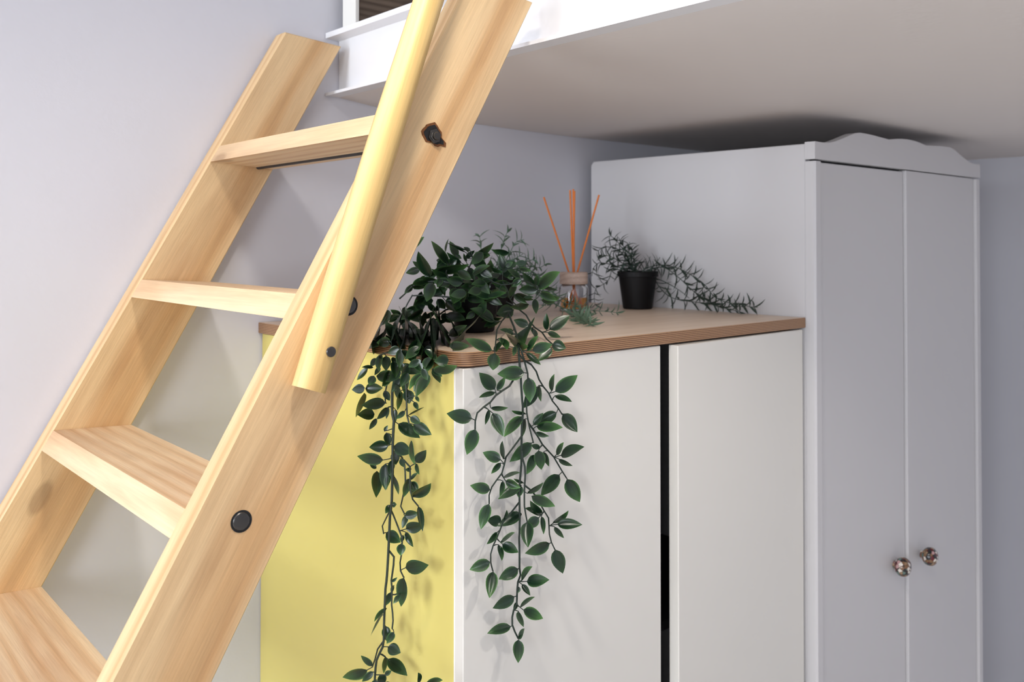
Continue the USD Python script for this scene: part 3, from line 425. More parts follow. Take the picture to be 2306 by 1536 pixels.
# ------------------------------------------------------------------ potted artificial plants
LEAF = [[498,-374,329,213,-281,283,222,8,4,469,-400,409],[-128,-670,197,-351,-658,136,117,50,6,-56,-732,210],[-129,-638,216,-544,-580,425,226,45,6,-56,-732,210],[237,-1018,146,65,-868,231,138,4,4,299,-986,194],[202,-1050,140,-462,-1666,18,451,65,4,299,-986,194],[128,-1224,136,-9,-1450,18,136,-52,4,126,-1288,139],[129,-1602,133,374,-1774,345,195,-27,4,-85,-1664,113],[45,-1631,131,76,-1584,379,125,-43,4,-85,-1664,113],[-8,-1702,109,145,-1819,37,98,-29,4,-85,-1664,113],[-533,-2353,34,-424,-2504,-17,160,-8,4,-527,-2346,33],[-919,-2371,-18,-704,-2531,62,147,3,1,-1079,-2332,-13],[-576,-2385,-16,-768,-2316,-175,136,26,4,-527,-2346,33],[-1046,-2401,-5,-1047,-2617,204,142,-55,1,-1079,-2332,-13],[-1023,-2362,-47,-871,-2482,-204,111,-42,1,-1079,-2332,-13],[-1601,-2353,35,-1894,-2168,191,188,45,6,-1534,-2330,27],[-1567,-2369,-2,-1558,-2316,-230,169,9,6,-1534,-2330,27],[-1068,-2371,-298,-1378,-2193,-306,192,3,1,-969,-2334,-326],[-731,-1645,104,-869,-2212,15,279,63,0,-575,-1661,118],[-600,-1629,133,-822,-1587,194,106,50,0,-575,-1661,118],[-326,-1300,120,-383,-1226,148,51,-12,0,-258,-1249,168],[-1124,-1986,131,-1221,-2212,10,143,-44,6,-1217,-1973,106],[-1178,-2021,100,-1412,-2212,-11,159,54,6,-1217,-1973,106],[-1137,-2283,46,-1145,-2244,-85,71,25,1,-1057,-2248,64],[-1465,-2248,-489,-1677,-2187,-260,171,7,5,-1478,-2282,-563],[-1458,-2280,-495,-1350,-2321,-330,96,33,5,-1364,-2282,-513],[-1481,-2266,-521,-1716,-2229,-570,115,54,5,-1478,-2282,-563],[-947,-2332,-382,-999,-2417,-695,177,-9,1,-963,-2334,-429],[-747,-2306,-508,-786,-2396,-710,101,50,3,-694,-2343,-526],[-801,-2337,-517,-1052,-2339,-773,186,-32,3,-694,-2343,-526],[-524,-2397,-604,-228,-2540,-397,186,16,3,-594,-2343,-625],[-530,-2329,-608,-559,-2407,-361,127,-56,3,-594,-2343,-625],[-526,-2399,-656,-457,-2649,-719,136,-52,3,-527,-2343,-736],[-1864,-2273,-814,-2131,-2096,-740,184,11,5,-1819,-2282,-847],[-1866,-2345,-938,-2009,-2351,-1232,175,-7,5,-1821,-2282,-954],[-1618,-2347,-698,-1460,-2510,-690,121,59,5,-1567,-2282,-637],[-1667,-2365,-711,-1709,-2346,-902,103,-56,5,-1682,-2282,-688],[-1556,-2314,-777,-1529,-2495,-1048,156,-8,5,-1682,-2282,-688],[-1003,-2326,-858,-1216,-2290,-791,113,-63,1,-987,-2334,-838],[-1025,-2296,-892,-1265,-2187,-1141,195,45,0,-1053,-2331,-853],[-995,-2317,-920,-992,-2258,-1169,136,59,1,-963,-2334,-943],[-497,-2396,-889,-677,-2189,-1066,151,8,3,-425,-2343,-837],[-877,-2345,-1015,-789,-2447,-850,103,-26,1,-936,-2334,-1047],[-828,-2353,-1038,-653,-2676,-1030,173,-37,9,-821,-2284,-1098],[-837,-2349,-1121,-749,-2511,-1158,83,39,9,-821,-2284,-1098],[-298,-2314,-945,-158,-2456,-1194,182,-7,3,-340,-2343,-945],[-881,-2314,-1259,-1156,-2187,-1491,172,-24,1,-867,-2334,-1257],[-696,-2278,-1358,-813,-2226,-1312,75,-4,9,-658,-2284,-1316],[-745,-2303,-1383,-695,-2305,-1647,159,2,9,-658,-2284,-1316],[-766,-2230,-1449,-912,-2252,-1685,144,-32,-1],[-617,-2263,-1429,-606,-2361,-1609,105,44,9,-551,-2284,-1418],[-327,-2302,-1514,-245,-2654,-1337,188,-40,9,-443,-2284,-1520],[-430,-2320,-1485,-423,-2455,-1293,109,-46,9,-443,-2284,-1520],[-414,-2350,-1539,-272,-2476,-1638,113,54,9,-443,-2284,-1520],[-1447,-2345,-1388,-1618,-2187,-1291,143,4,7,-1399,-2357,-1459],[-1392,-2328,-1387,-1475,-2418,-1126,137,-63,7,-1367,-2357,-1359],[-1409,-2300,-1441,-1539,-2259,-1566,83,-29,7,-1399,-2357,-1459],[-1415,-2355,-1613,-1333,-2587,-1514,141,-68,7,-1439,-2357,-1558],[-1378,-2360,-1667,-1292,-2553,-1732,114,19,7,-1439,-2357,-1558],[-1457,-2398,-1645,-1535,-2434,-1827,104,-50,7,-1527,-2357,-1630],[-1064,-2311,-1787,-1361,-2187,-1945,163,38,0,-1112,-2331,-1804],[-1030,-2314,-1765,-1142,-2247,-1700,69,-53,2,-1057,-2375,-1736],[-1081,-2316,-1792,-1133,-2334,-1933,101,5,0,-1112,-2331,-1804],[-1660,-2385,-1726,-1875,-2252,-1658,141,-1,7,-1609,-2357,-1706],[-1644,-2344,-1918,-1804,-2367,-2196,163,27,7,-1651,-2357,-1910],[-1046,-2414,-1878,-930,-2597,-1721,144,62,2,-1065,-2375,-1839],[-929,-2367,-1946,-661,-2538,-2097,159,26,10,-833,-2351,-1969],[-358,-2306,-1773,-598,-2187,-2038,200,25,9,-278,-2284,-1749],[-267,-2363,-1839,-143,-2487,-2148,200,6,9,-189,-2284,-1863],[-741,-2353,-2211,-932,-2336,-2021,127,-43,10,-689,-2351,-2190],[-704,-2314,-2242,-964,-2275,-2116,135,54,10,-689,-2351,-2190],[-821,-2392,-2246,-989,-2310,-2368,138,1,10,-689,-2351,-2190],[-1025,-2383,-2261,-1170,-2557,-2515,180,15,2,-1017,-2375,-2265],[-774,-2389,-2238,-776,-2439,-2465,121,-55,10,-689,-2351,-2190],[-498,-2409,-2396,-285,-2672,-2378,153,-23,10,-598,-2351,-2412],[-493,-2322,-2404,-438,-2568,-2195,148,61,10,-598,-2351,-2412],[-468,-2323,-2456,-369,-2405,-2613,95,42,10,-598,-2351,-2412],[-1058,-2304,-2159,-1360,-2187,-2297,171,28,0,-1107,-2331,-2188],[-1334,-2275,-2205,-1346,-2351,-2051,80,59,8,-1357,-2284,-2218],[-1361,-2250,-2214,-1577,-2222,-2159,145,-9,8,-1357,-2284,-2218],[-1500,-2338,-2307,-1668,-2333,-2426,109,-49,8,-1408,-2284,-2310],[-1427,-2314,-2453,-1386,-2553,-2283,157,-68,8,-1463,-2284,-2401],[-1405,-2330,-2481,-1343,-2571,-2539,135,-7,8,-1463,-2284,-2401],[-1445,-2301,-2488,-1496,-2429,-2647,114,-51,8,-1526,-2284,-2489],[-584,-2349,-2650,-885,-2187,-2763,193,-39,10,-554,-2351,-2639],[-501,-2371,-2746,-434,-2450,-3064,188,9,10,-488,-2351,-2754],[-1619,-2335,-2659,-1834,-2187,-2749,150,-2,8,-1564,-2284,-2694],[-1520,-2279,-2822,-1688,-2406,-3077,156,-6,8,-1530,-2284,-2809],[-1164,-2362,-2849,-1401,-2249,-2958,154,-3,0,-1113,-2331,-2856],[-1119,-2373,-3006,-1120,-2569,-2767,154,-62,0,-1140,-2331,-3033],[-1080,-2438,-3011,-992,-2766,-2917,161,-11,0,-1140,-2331,-3033],[-1076,-2338,-3077,-1041,-2462,-3198,80,-24,0,-1140,-2331,-3033],[-1126,-2339,-3100,-1154,-2344,-3173,55,-12,0,-1153,-2331,-3124],[-1210,-2339,-3205,-1479,-2224,-3321,152,-18,0,-1157,-2331,-3219],[-1128,-2301,-3310,-1224,-2341,-3389,60,-24,0,-1162,-2331,-3312],[-1111,-2336,-3367,-1017,-2516,-3198,121,-63,0,-1162,-2331,-3312],[-1144,-2441,-3362,-903,-2566,-3501,149,-12,0,-1162,-2331,-3312],[-1202,-2411,-3373,-1124,-2419,-3603,108,45,0,-1216,-2331,-3386],[-1251,-2316,-3587,-1542,-2187,-3632,143,27,0,-1238,-2331,-3565],[-1146,-2342,-3762,-1144,-2468,-3595,106,-50,0,-1137,-2331,-3768],[-1153,-2356,-3773,-1259,-2470,-4002,145,-6,0,-1137,-2331,-3768],[-2213,-2244,-46,-2405,-2202,-48,151,-6,-1],[-2288,-2041,-204,-2180,-2375,-111,182,45,-1],[-2088,-1646,-77,-2137,-1688,-257,150,9,-1],[-2211,-1125,-239,-1956,-1304,-333,144,16,11,-2265,-1208,-193],[-2388,-865,-381,-2186,-1153,-384,180,-25,-1],[-2130,-705,-149,-2204,-820,-338,134,3,21,-2197,-746,-107],[-2160,-505,-199,-2236,-470,-314,85,6,21,-2195,-622,-151],[-2264,-592,-307,-2418,-543,-294,80,51,-1],[-2177,-311,-362,-2281,-190,-528,117,43,-1],[-2150,-583,-310,-2218,-551,-425,67,5,21,-2195,-622,-151],[-2446,-897,-371,-2485,-837,-504,114,-9,-1],[-2254,-372,-628,-2135,-638,-599,153,-2,-1],[-2281,-400,-613,-2402,-255,-643,135,-2,-1],[-2108,-105,-737,-2147,43,-1110,217,-64,-1],[-2216,-825,-774,-2439,-572,-806,178,28,20,-2236,-855,-767],[-2256,-613,-948,-2517,-598,-925,159,11,-1],[-2433,-938,-935,-2499,-870,-1090,83,-28,-1],[-2350,-1090,-778,-2496,-1052,-926,112,-38,11,-2294,-1106,-778],[-2247,-841,-603,-2202,-907,-731,91,-3,20,-2236,-839,-643],[-2218,-1208,-391,-2335,-1153,-570,113,0,19,-2273,-1388,-391],[-2232,-1687,-272,-2406,-1652,-460,133,50,-1],[-2250,-1846,-252,-2499,-1948,-504,187,30,-1],[-2157,-1527,-384,-2223,-1496,-531,73,30,-1],[-2239,-1394,-519,-2227,-1407,-701,151,6,19,-2273,-1405,-503],[-2233,-1525,-660,-2211,-1591,-756,63,-6,19,-2273,-1411,-617],[-2192,-1507,-589,-2153,-1528,-669,49,14,19,-2273,-1411,-617],[-2243,-1232,-554,-2270,-1200,-812,137,-54,19,-2273,-1405,-503],[-2182,-1320,-870,-2033,-1475,-759,116,-77,19,-2273,-1426,-846],[-2315,-1562,-841,-2226,-1666,-916,102,-5,19,-2273,-1426,-846],[-2305,-1422,-785,-2407,-1378,-880,71,-11,19,-2273,-1417,-731],[-2227,-1152,-1002,-2041,-1391,-1175,173,-20,11,-2294,-1149,-957],[-2251,-1538,-948,-2121,-1755,-1064,158,4,19,-2273,-1474,-947],[-2244,-942,-803,-2263,-913,-969,79,44,11,-2294,-1106,-778],[-2325,-964,-1116,-2296,-1007,-1036,50,-14,11,-2294,-1139,-1056],[-2255,-900,-1160,-2228,-949,-1328,107,-11,11,-2294,-1130,-1155],[-2184,-1014,-833,-2213,-1073,-992,85,40,11,-2294,-1106,-778],[-2290,-1215,-471,-2248,-1197,-687,116,40,11,-2294,-1138,-481],[-2297,-1152,-164,-2363,-1296,-358,132,-24,11,-2265,-1208,-193],[-2283,-1444,-175,-2324,-1407,-413,127,-29,19,-2273,-1360,-280],[-2292,-1018,-1303,-2462,-804,-1339,155,-5,11,-2294,-1122,-1253],[-2379,-1020,-1483,-2637,-783,-1441,188,-35,11,-2294,-1123,-1446],[-2274,-1122,-1296,-2085,-1258,-1390,178,0,11,-2294,-1122,-1253],[-2364,-1648,-1122,-2451,-1841,-1381,174,66,-1],[-2237,-1574,-1435,-2192,-1740,-1256,134,10,13,-2253,-1464,-1509],[-2158,-1462,-1485,-2181,-1570,-1602,86,50,13,-2253,-1464,-1509],[-2138,-932,-1432,-2148,-977,-1594,124,5,12,-2169,-977,-1411],[-2291,-1305,-1429,-2248,-1312,-1546,72,9,12,-2169,-1155,-1455],[-2301,-1119,-1478,-2324,-1097,-1671,99,-12,11,-2294,-1123,-1446],[-2351,-1035,-1534,-2374,-1072,-1876,164,9,11,-2294,-1123,-1543],[-2091,-418,-1794,-2187,-555,-2119,169,-25,-1],[-2337,-1072,-1674,-2395,-1118,-1855,94,39,11,-2294,-1122,-1640],[-2204,-1017,-1724,-2125,-1017,-1990,135,61,11,-2294,-1122,-1640],[-2237,-1465,-1550,-2322,-1457,-1538,55,4,13,-2253,-1464,-1509],[-2216,-1421,-1689,-2164,-1511,-1593,69,-46,13,-2253,-1468,-1722],[-2130,-1268,-1727,-2174,-1205,-1973,119,-28,12,-2169,-1239,-1758],[-2213,-1416,-1730,-2162,-1398,-1918,97,42,13,-2253,-1468,-1722],[-2169,-1366,-1740,-2124,-1469,-1863,112,3,13,-2253,-1468,-1722],[-2269,-1553,-1881,-2193,-1849,-1661,202,49,13,-2253,-1530,-1920],[-2180,-543,-1721,-2247,-461,-1641,67,5,-1],[-2248,-997,-2110,-2348,-1033,-2195,82,-4,14,-2178,-890,-2194],[-2317,-1146,-2063,-2291,-1214,-2045,72,-5,11,-2294,-1100,-2031],[-2304,-1726,-1953,-2315,-1835,-2248,146,-54,13,-2253,-1653,-1979],[-2190,-1257,-2205,-2100,-1450,-2147,121,9,12,-2169,-1212,-2190],[-2262,-1392,-2333,-2165,-1664,-2225,163,22,14,-2178,-1111,-2443],[-2131,-1229,-2215,-2207,-1211,-2381,94,31,12,-2169,-1212,-2190],[-2105,-1148,-2466,-2075,-1283,-2640,107,41,14,-2178,-1111,-2443],[-2169,-773,-2552,-2018,-903,-2685,166,-6,16,-2255,-846,-2532],[-2244,-1253,-2562,-2259,-1262,-2716,120,-4,14,-2178,-1173,-2636],[-2231,-1334,-2862,-2112,-1673,-2766,194,19,14,-2178,-1139,-2967],[-2244,-1318,-2994,-2244,-1248,-3393,208,43,14,-2178,-1221,-3039],[-2322,-1142,-3077,-2258,-1183,-3025,44,23,15,-2270,-1057,-3101],[-2164,-1178,-2486,-2178,-1156,-2586,57,-6,14,-2178,-1180,-2529],[-2215,-1038,-3182,-2245,-1011,-3288,57,32,15,-2270,-1075,-3202],[-2300,-1296,-3213,-2416,-1328,-3283,72,9,17,-2193,-1113,-3266],[-2176,-906,-3321,-2242,-874,-3501,96,-20,17,-2193,-948,-3336],[-2251,-917,-3510,-2467,-943,-3620,128,63,11,-2294,-932,-3528],[-2233,-786,-3645,-2328,-616,-3961,180,79,11,-2294,-925,-3628],[-2229,-855,-3780,-2259,-961,-3948,123,12,11,-2294,-921,-3726],[-2246,-1087,-3780,-2362,-1090,-3898,97,-1,15,-2270,-1080,-3727],[-2309,-1038,-3971,-2213,-1197,-4025,154,-2,11,-2294,-887,-4030],[-2180,-842,-4241,-2105,-1196,-4356,178,-22,11,-2294,-808,-4145],[-2212,-831,-4202,-2248,-842,-4415,102,-44,11,-2294,-808,-4145],[-2222,-519,-4441,-2357,-438,-4278,106,-41,18,-2189,-467,-4478],[-2203,-355,-4556,-2418,-47,-4714,211,-44,18,-2189,-467,-4478],[-2204,-513,-4524,-2332,-423,-4654,93,-5,11,-2294,-700,-4470],[-2308,-965,-4368,-2251,-1038,-4303,65,7,11,-2294,-700,-4470],[-2199,-826,-4461,-2274,-717,-4584,115,-5,11,-2294,-700,-4470],[-2439,-1950,-4072,-2495,-2010,-3905,100,53,-1],[-2298,-1882,-4143,-2226,-2149,-4033,133,-51,-1],[-2346,-814,-4476,-2421,-813,-4614,98,-3,11,-2294,-689,-4573],[-2264,-897,-4504,-2195,-969,-4630,114,9,11,-2294,-689,-4573],[-2233,-513,-4706,-2330,-452,-4822,109,7,11,-2294,-689,-4573],[-2299,-832,-4598,-2308,-937,-4725,115,10,11,-2294,-689,-4670],[-923,-43,892,-1199,-141,1283,235,-41,24,-910,-24,891],[-825,-393,1080,-989,-192,1446,211,51,23,-783,-336,1078],[-973,130,1002,-1142,271,945,122,9,-1],[-1004,50,1018,-1109,133,1131,93,33,24,-910,-24,891],[-644,-81,1264,-616,-114,1478,101,-71,-1],[-519,-442,1294,-831,-376,1414,168,-80,25,-433,-503,1174],[-543,-449,1267,-649,-322,1344,83,73,25,-433,-503,1174],[-476,-489,1287,-539,-398,1344,63,-2,25,-433,-503,1174],[-639,-470,1107,-856,-387,1261,149,-56,25,-541,-536,1034],[-738,-449,1233,-658,-506,1170,63,2,-1],[-755,-368,1079,-719,-447,1212,119,-2,23,-783,-336,1078],[-489,-392,1174,-381,-472,1294,84,22,25,-433,-503,1174],[-359,-422,1187,-141,-653,1400,176,50,25,-433,-503,1174],[-550,-481,1119,-563,-429,1252,74,48,25,-541,-536,1034],[-376,-432,1159,-177,-536,1015,163,9,25,-433,-503,1174],[-308,-471,1215,-213,-647,1216,98,-49,25,-433,-503,1174],[-915,-151,972,-679,-712,1077,318,64,24,-910,-24,891],[-846,-128,927,-675,-345,768,153,-42,24,-847,-168,828],[-988,-109,832,-1221,-5,780,116,-48,26,-950,-148,826],[-932,-127,810,-1029,-119,519,190,2,26,-950,-148,826],[-750,-163,1131,-824,-85,1145,78,6,23,-783,-336,1078],[-884,-298,884,-976,-318,742,98,-11,26,-875,-288,828],[-659,-404,720,-772,-460,497,217,-6,23,-743,-514,762],[-350,-513,679,-334,-639,487,123,-12,-1],[-322,-657,698,-261,-759,609,91,-8,27,-277,-781,819],[-486,-736,998,-361,-868,901,132,-1,27,-393,-719,912],[-321,-711,1022,-242,-974,971,128,61,27,-393,-719,912],[-208,-684,871,-44,-819,687,126,33,27,-277,-781,819],[-1030,247,743,-1149,298,631,93,9,31,-1082,171,748],[-906,29,868,-1031,84,848,92,7,24,-910,-24,891],[-973,7,581,-1104,101,448,111,-46,30,-950,103,604],[-1001,226,736,-864,136,728,75,48,26,-1068,167,754],[-746,-529,985,-653,-746,864,139,-10,25,-621,-527,896],[-470,-448,1033,-398,-494,828,112,-19,25,-541,-536,1034],[-774,-266,1105,-973,-278,997,109,39,23,-783,-336,1078],[557,-863,718,647,-1289,966,268,-45,27,515,-908,722],[564,-865,675,354,-654,674,167,-11,27,515,-908,722],[550,-944,628,751,-1120,506,139,21,27,515,-908,722],[521,-933,722,808,-1081,660,147,-67,27,515,-908,722],[144,-784,615,282,-939,474,118,38,28,71,-791,530],[162,-935,862,70,-804,732,113,8,27,166,-891,829],[470,-893,737,294,-819,948,139,-29,27,515,-908,722],[490,-914,737,446,-983,913,94,-5,27,515,-908,722],[152,-774,886,75,-711,871,86,-7,27,166,-891,829],[-17,-774,1046,72,-844,1116,85,-1,-1],[244,-950,1109,97,-859,1088,92,4,-1],[280,-868,571,351,-1012,575,71,-45,28,243,-769,424],[-234,-877,703,-221,-905,593,57,43,27,-145,-831,772],[-31,-856,808,-232,-690,794,118,-44,27,1,-866,782],[230,-806,1006,395,-911,977,105,-47,-1],[-51,-748,954,50,-783,1102,81,38,28,-103,-809,823],[-873,808,252,-1055,826,349,109,-35,22,-858,743,316],[-927,728,253,-1149,881,175,136,54,22,-885,775,151],[-956,776,229,-1097,813,147,81,11,22,-885,775,151],[-833,735,277,-587,447,141,211,-48,22,-858,743,316],[-834,708,330,-593,566,363,137,24,22,-858,743,316],[-730,77,318,-966,89,252,121,-49,29,-726,5,283],[-769,12,353,-929,-4,517,113,-35,29,-726,5,283],[-728,44,349,-676,30,490,69,21,29,-726,5,283],[-676,-136,314,-587,-517,242,194,-33,29,-718,-185,384],[-684,91,171,-533,-18,213,91,45,29,-717,119,137],[-625,209,131,-1163,-528,18,407,62,29,-717,119,137],[-617,38,135,-1317,-1037,18,692,-79,29,-717,119,137],[-1843,-541,48,-2011,-501,304,151,-9,22,-1873,-595,59],[-1047,626,55,-1378,-423,18,517,-63,22,-997,661,62],[-935,689,102,-761,479,62,147,2,11,-834,726,50],[-2104,-785,49,-2237,-631,33,140,7,22,-2139,-848,0],[-1723,-936,40,-1994,-1015,-142,166,-22,-1],[-906,3,77,-1898,-1270,18,850,-80,29,-1082,-265,40],[-2162,-1086,-9,-2260,-943,-82,124,6,11,-2201,-1172,10],[-982,-613,40,-760,-771,194,154,-28,-1],[-465,-351,40,-1489,-1484,18,811,-85,-1],[-1935,-1480,40,-2027,-1409,-82,92,4,-1],[-767,-258,523,-735,-470,379,127,2,30,-800,-197,595],[-665,-321,473,-618,-546,364,122,30,29,-636,-341,437],[-448,-556,356,-583,-513,262,105,-2,-1],[-726,142,601,-566,-36,700,125,1,-1],[-772,-398,807,-990,-231,824,144,1,-1],[-105,-404,576,63,-607,446,140,5,-1],[625,-899,499,817,-1108,553,155,29,-1],[-240,-154,656,-417,-36,688,108,-22,-1],[-659,-629,666,-896,-536,625,147,11,-1],[-672,362,735,-992,411,743,150,-35,-1],[-1759,-1660,40,-1600,-1886,54,136,28,-1],[-698,-478,555,-719,-421,391,142,7,-1],[-493,724,359,-756,792,191,160,-5,-1],[-61,-336,695,135,-454,808,165,-4,-1],[-589,-320,653,-837,-309,833,159,50,-1],[-356,-751,603,-240,-1051,665,146,-52,-1],[-351,-236,581,-265,-578,505,182,-58,-1],[-624,131,801,-604,-25,584,123,-40,-1],[-327,19,795,-514,115,707,108,-9,-1],[127,-833,794,79,-729,554,135,-43,-1],[-770,317,374,-899,375,515,166,-1,-1],[-85,-15,482,-121,-117,688,122,26,-1],[-173,-273,646,-372,-191,744,133,-2,-1],[-475,147,480,-345,-111,543,133,-8,-1],[-484,-682,844,-363,-811,641,146,-8,-1],[-492,-410,546,-536,-430,802,138,45,-1],[247,-822,871,20,-770,999,130,46,-1],[857,-486,501,853,-523,259,127,-31,-1],[-134,-368,1016,-250,-414,844,143,-7,-1],[-248,-543,632,-450,-335,721,144,24,-1],[-304,128,99,-737,-532,18,386,-74,-1],[-512,-204,675,-521,-399,506,129,-6,-1],[-273,-566,532,-179,-842,704,168,37,-1],[-288,193,1015,-248,19,885,102,-32,-1],[235,-407,910,365,-573,951,138,11,-1],[-590,619,628,-730,667,383,140,-49,-1],[-960,65,831,-843,-175,974,154,-25,-1],[-312,-583,1265,-509,-557,1083,155,-4,-1],[-339,-695,912,-395,-883,1152,160,38,-1],[-814,-351,899,-1077,-309,1012,134,-49,-1],[-521,1045,1334,-431,777,1506,157,-39,-1],[-259,-23,1040,-541,88,950,168,57,-1],[-304,-168,762,-485,-50,890,134,40,-1],[-434,-74,991,-722,-55,1164,181,-55,-1],[-238,-657,699,-287,-559,861,97,10,-1],[164,-427,909,-69,-237,818,156,44,-1],[-514,-205,856,-725,-28,753,157,11,-1],[-340,-699,891,-518,-588,988,120,-40,-1],[-800,545,675,-715,365,875,165,-5,-1],[-445,-279,551,-692,-228,500,130,-40,-1],[-696,168,508,-945,241,507,153,11,-1],[4,-530,734,105,-701,661,155,-10,-1],[243,-534,586,23,-447,675,150,-5,-1],[-492,-766,711,-723,-745,673,146,12,-1],[-467,-406,571,-374,-715,517,146,-36,-1],[-846,-182,989,-790,-293,1229,137,-2,-1],[-108,-169,404,-20,-205,250,124,10,-1],[-241,11,852,-247,60,648,143,-10,-1],[-769,190,746,-800,130,953,149,-9,-1],[-397,-528,776,-214,-722,873,145,-51,-1],[-491,555,566,-430,268,688,169,37,-1],[377,-228,1009,611,-352,1084,141,10,-1],[-341,-520,317,-295,-648,526,140,-9,-1],[-109,-263,142,128,-492,177,178,44,-1],[-577,-665,941,-492,-961,1076,171,-51,-1],[-317,-812,587,-495,-589,657,153,39,-1],[537,-378,589,725,-604,493,146,47,-1],[-582,101,297,-551,-97,169,126,2,-1],[-384,-49,1194,-493,10,1437,138,26,-1],[-185,-297,734,-241,-444,528,125,-31,-1],[-603,-420,1080,-831,-223,1114,148,32,-1],[-629,-331,482,-571,-540,695,152,50,-1],[401,-376,1252,229,-140,1286,138,-42,-1],[-820,-38,779,-954,57,881,161,7,-1],[-661,74,727,-574,46,936,124,-1,-1],[-696,-577,814,-924,-480,865,156,-10,-1],[-397,-757,817,-635,-715,794,131,29,-1],[189,-154,1211,-84,-94,1183,133,-40,-1],[-822,345,1101,-668,200,924,138,-52,-1],[-299,-332,528,-445,-363,715,112,-11,-1],[-267,122,771,-309,113,953,128,-7,-1],[-163,12,508,-475,33,560,169,46,-1],[-848,-149,552,-741,-210,397,132,11,-1],[-778,-234,957,-639,-322,1135,151,-3,-1],[-67,6,244,-94,-219,499,155,-44,-1],[-176,650,87,-1242,-889,18,951,-80,-1],[-314,-518,569,-335,-487,755,90,6,-1],[-198,-389,941,-238,-525,1116,116,-12,-1],[-201,16,733,-241,-181,518,161,-8,-1],[-333,-535,738,-614,-415,751,144,32,-1],[-562,-324,866,-512,-574,799,129,-49,-1],[-875,-122,814,-1113,-112,893,135,-45,-1],[-58,-239,205,116,-536,231,171,57,-1],[453,-790,450,246,-578,390,155,-45,-1],[-470,460,611,-631,686,508,143,53,-1],[-421,93,1180,-309,55,984,146,-12,-1],[-655,-243,617,-521,-293,430,109,41,-1],[280,-418,986,209,-362,1232,138,-3,-1],[-2227,-1200,1,-2280,-1262,-245,125,19,11,-2201,-1172,10],[-2221,-974,-318,-2403,-1037,-501,130,-22,20,-2231,-1038,-263],[-2248,-1234,-273,-2410,-1185,-424,120,-16,11,-2281,-1196,-287],[-1177,-234,36,-1994,-1247,18,645,81,29,-1082,-265,40],[-963,568,400,-1015,371,158,148,-30,22,-858,743,316],[-2274,-1014,-340,-2298,-924,-535,111,0,20,-2234,-960,-388],[-2060,-1196,51,-2060,-1283,-197,126,-29,11,-2063,-1020,36],[-2282,-1702,-97,-2397,-1633,-182,104,-11,-1],[-814,323,133,-1240,-334,18,353,-74,-1],[-900,824,283,-824,694,18,147,-32,22,-858,743,316],[-2221,-1342,-330,-2221,-1269,-592,136,38,19,-2273,-1360,-280],[-773,263,335,-818,306,63,148,-54,-1],[-779,56,255,-811,2,51,116,9,29,-726,5,283],[-877,450,349,-1030,564,203,122,8,22,-809,697,451],[-970,336,21,-1994,-1297,3,981,83,11,-834,726,50],[-2244,-1046,-123,-2264,-1188,-262,106,-36,21,-2194,-997,-66],[-1136,1064,215,-1300,1034,18,149,-9,-1],[-903,182,375,-1168,234,228,137,-50,-1],[-1139,-401,22,-1994,-1588,-77,714,82,29,-1082,-265,40],[-2327,-1519,-272,-2441,-1523,-441,125,-9,19,-2273,-1360,-280],[-2273,-1848,60,-2242,-2049,-81,117,-37,-1],[-1066,881,341,-1139,801,139,116,6,-1],[-1729,-866,74,-1994,-1409,-61,298,70,-1],[-1766,-1081,21,-2028,-1069,-95,143,34,29,-1082,-265,40],[-1032,871,269,-1225,951,79,135,17,-1],[-1055,622,110,-1863,-425,18,650,-79,22,-997,661,62],[-2148,-1415,-129,-2108,-1539,-275,128,0,-1],[-2200,-1880,-192,-2105,-1966,-294,83,4,-1],[-2232,-1237,-17,-2128,-1349,-171,115,-49,11,-2201,-1172,10],[-2154,-604,-134,-2264,-722,-342,133,43,21,-2195,-622,-151],[-827,751,156,-1477,-333,18,595,76,22,-885,775,151],[-1304,743,285,-1401,885,71,140,-12,-1],[-1843,-326,70,-1994,-757,-111,228,-64,22,-1873,-595,59],[-2283,-1639,-311,-2246,-1700,-506,111,-10,19,-2273,-1388,-391],[-1123,-403,23,-1994,-1669,18,757,80,29,-1082,-265,40],[-1263,801,320,-1381,687,90,147,-26,-1],[-2220,-1033,-182,-2135,-1150,-305,111,2,11,-2265,-1208,-193],[-1204,885,64,-1994,-135,-33,580,-80,-1],[-1356,542,40,-1994,-264,-47,469,79,-1],[-2209,-1610,65,-2397,-1553,-85,132,22,-1],[-2268,-1310,-176,-2259,-1418,-345,102,24,11,-2265,-1208,-193],[-2102,-1771,-227,-2118,-1941,-377,122,-42,-1],[-1663,-296,85,-1994,-856,-35,295,-67,22,-1873,-595,59],[-1802,-1160,21,-1994,-1184,-131,123,-47,29,-1082,-265,40],[-2461,-2034,-153,-2436,-2105,-290,95,-2,-1]]
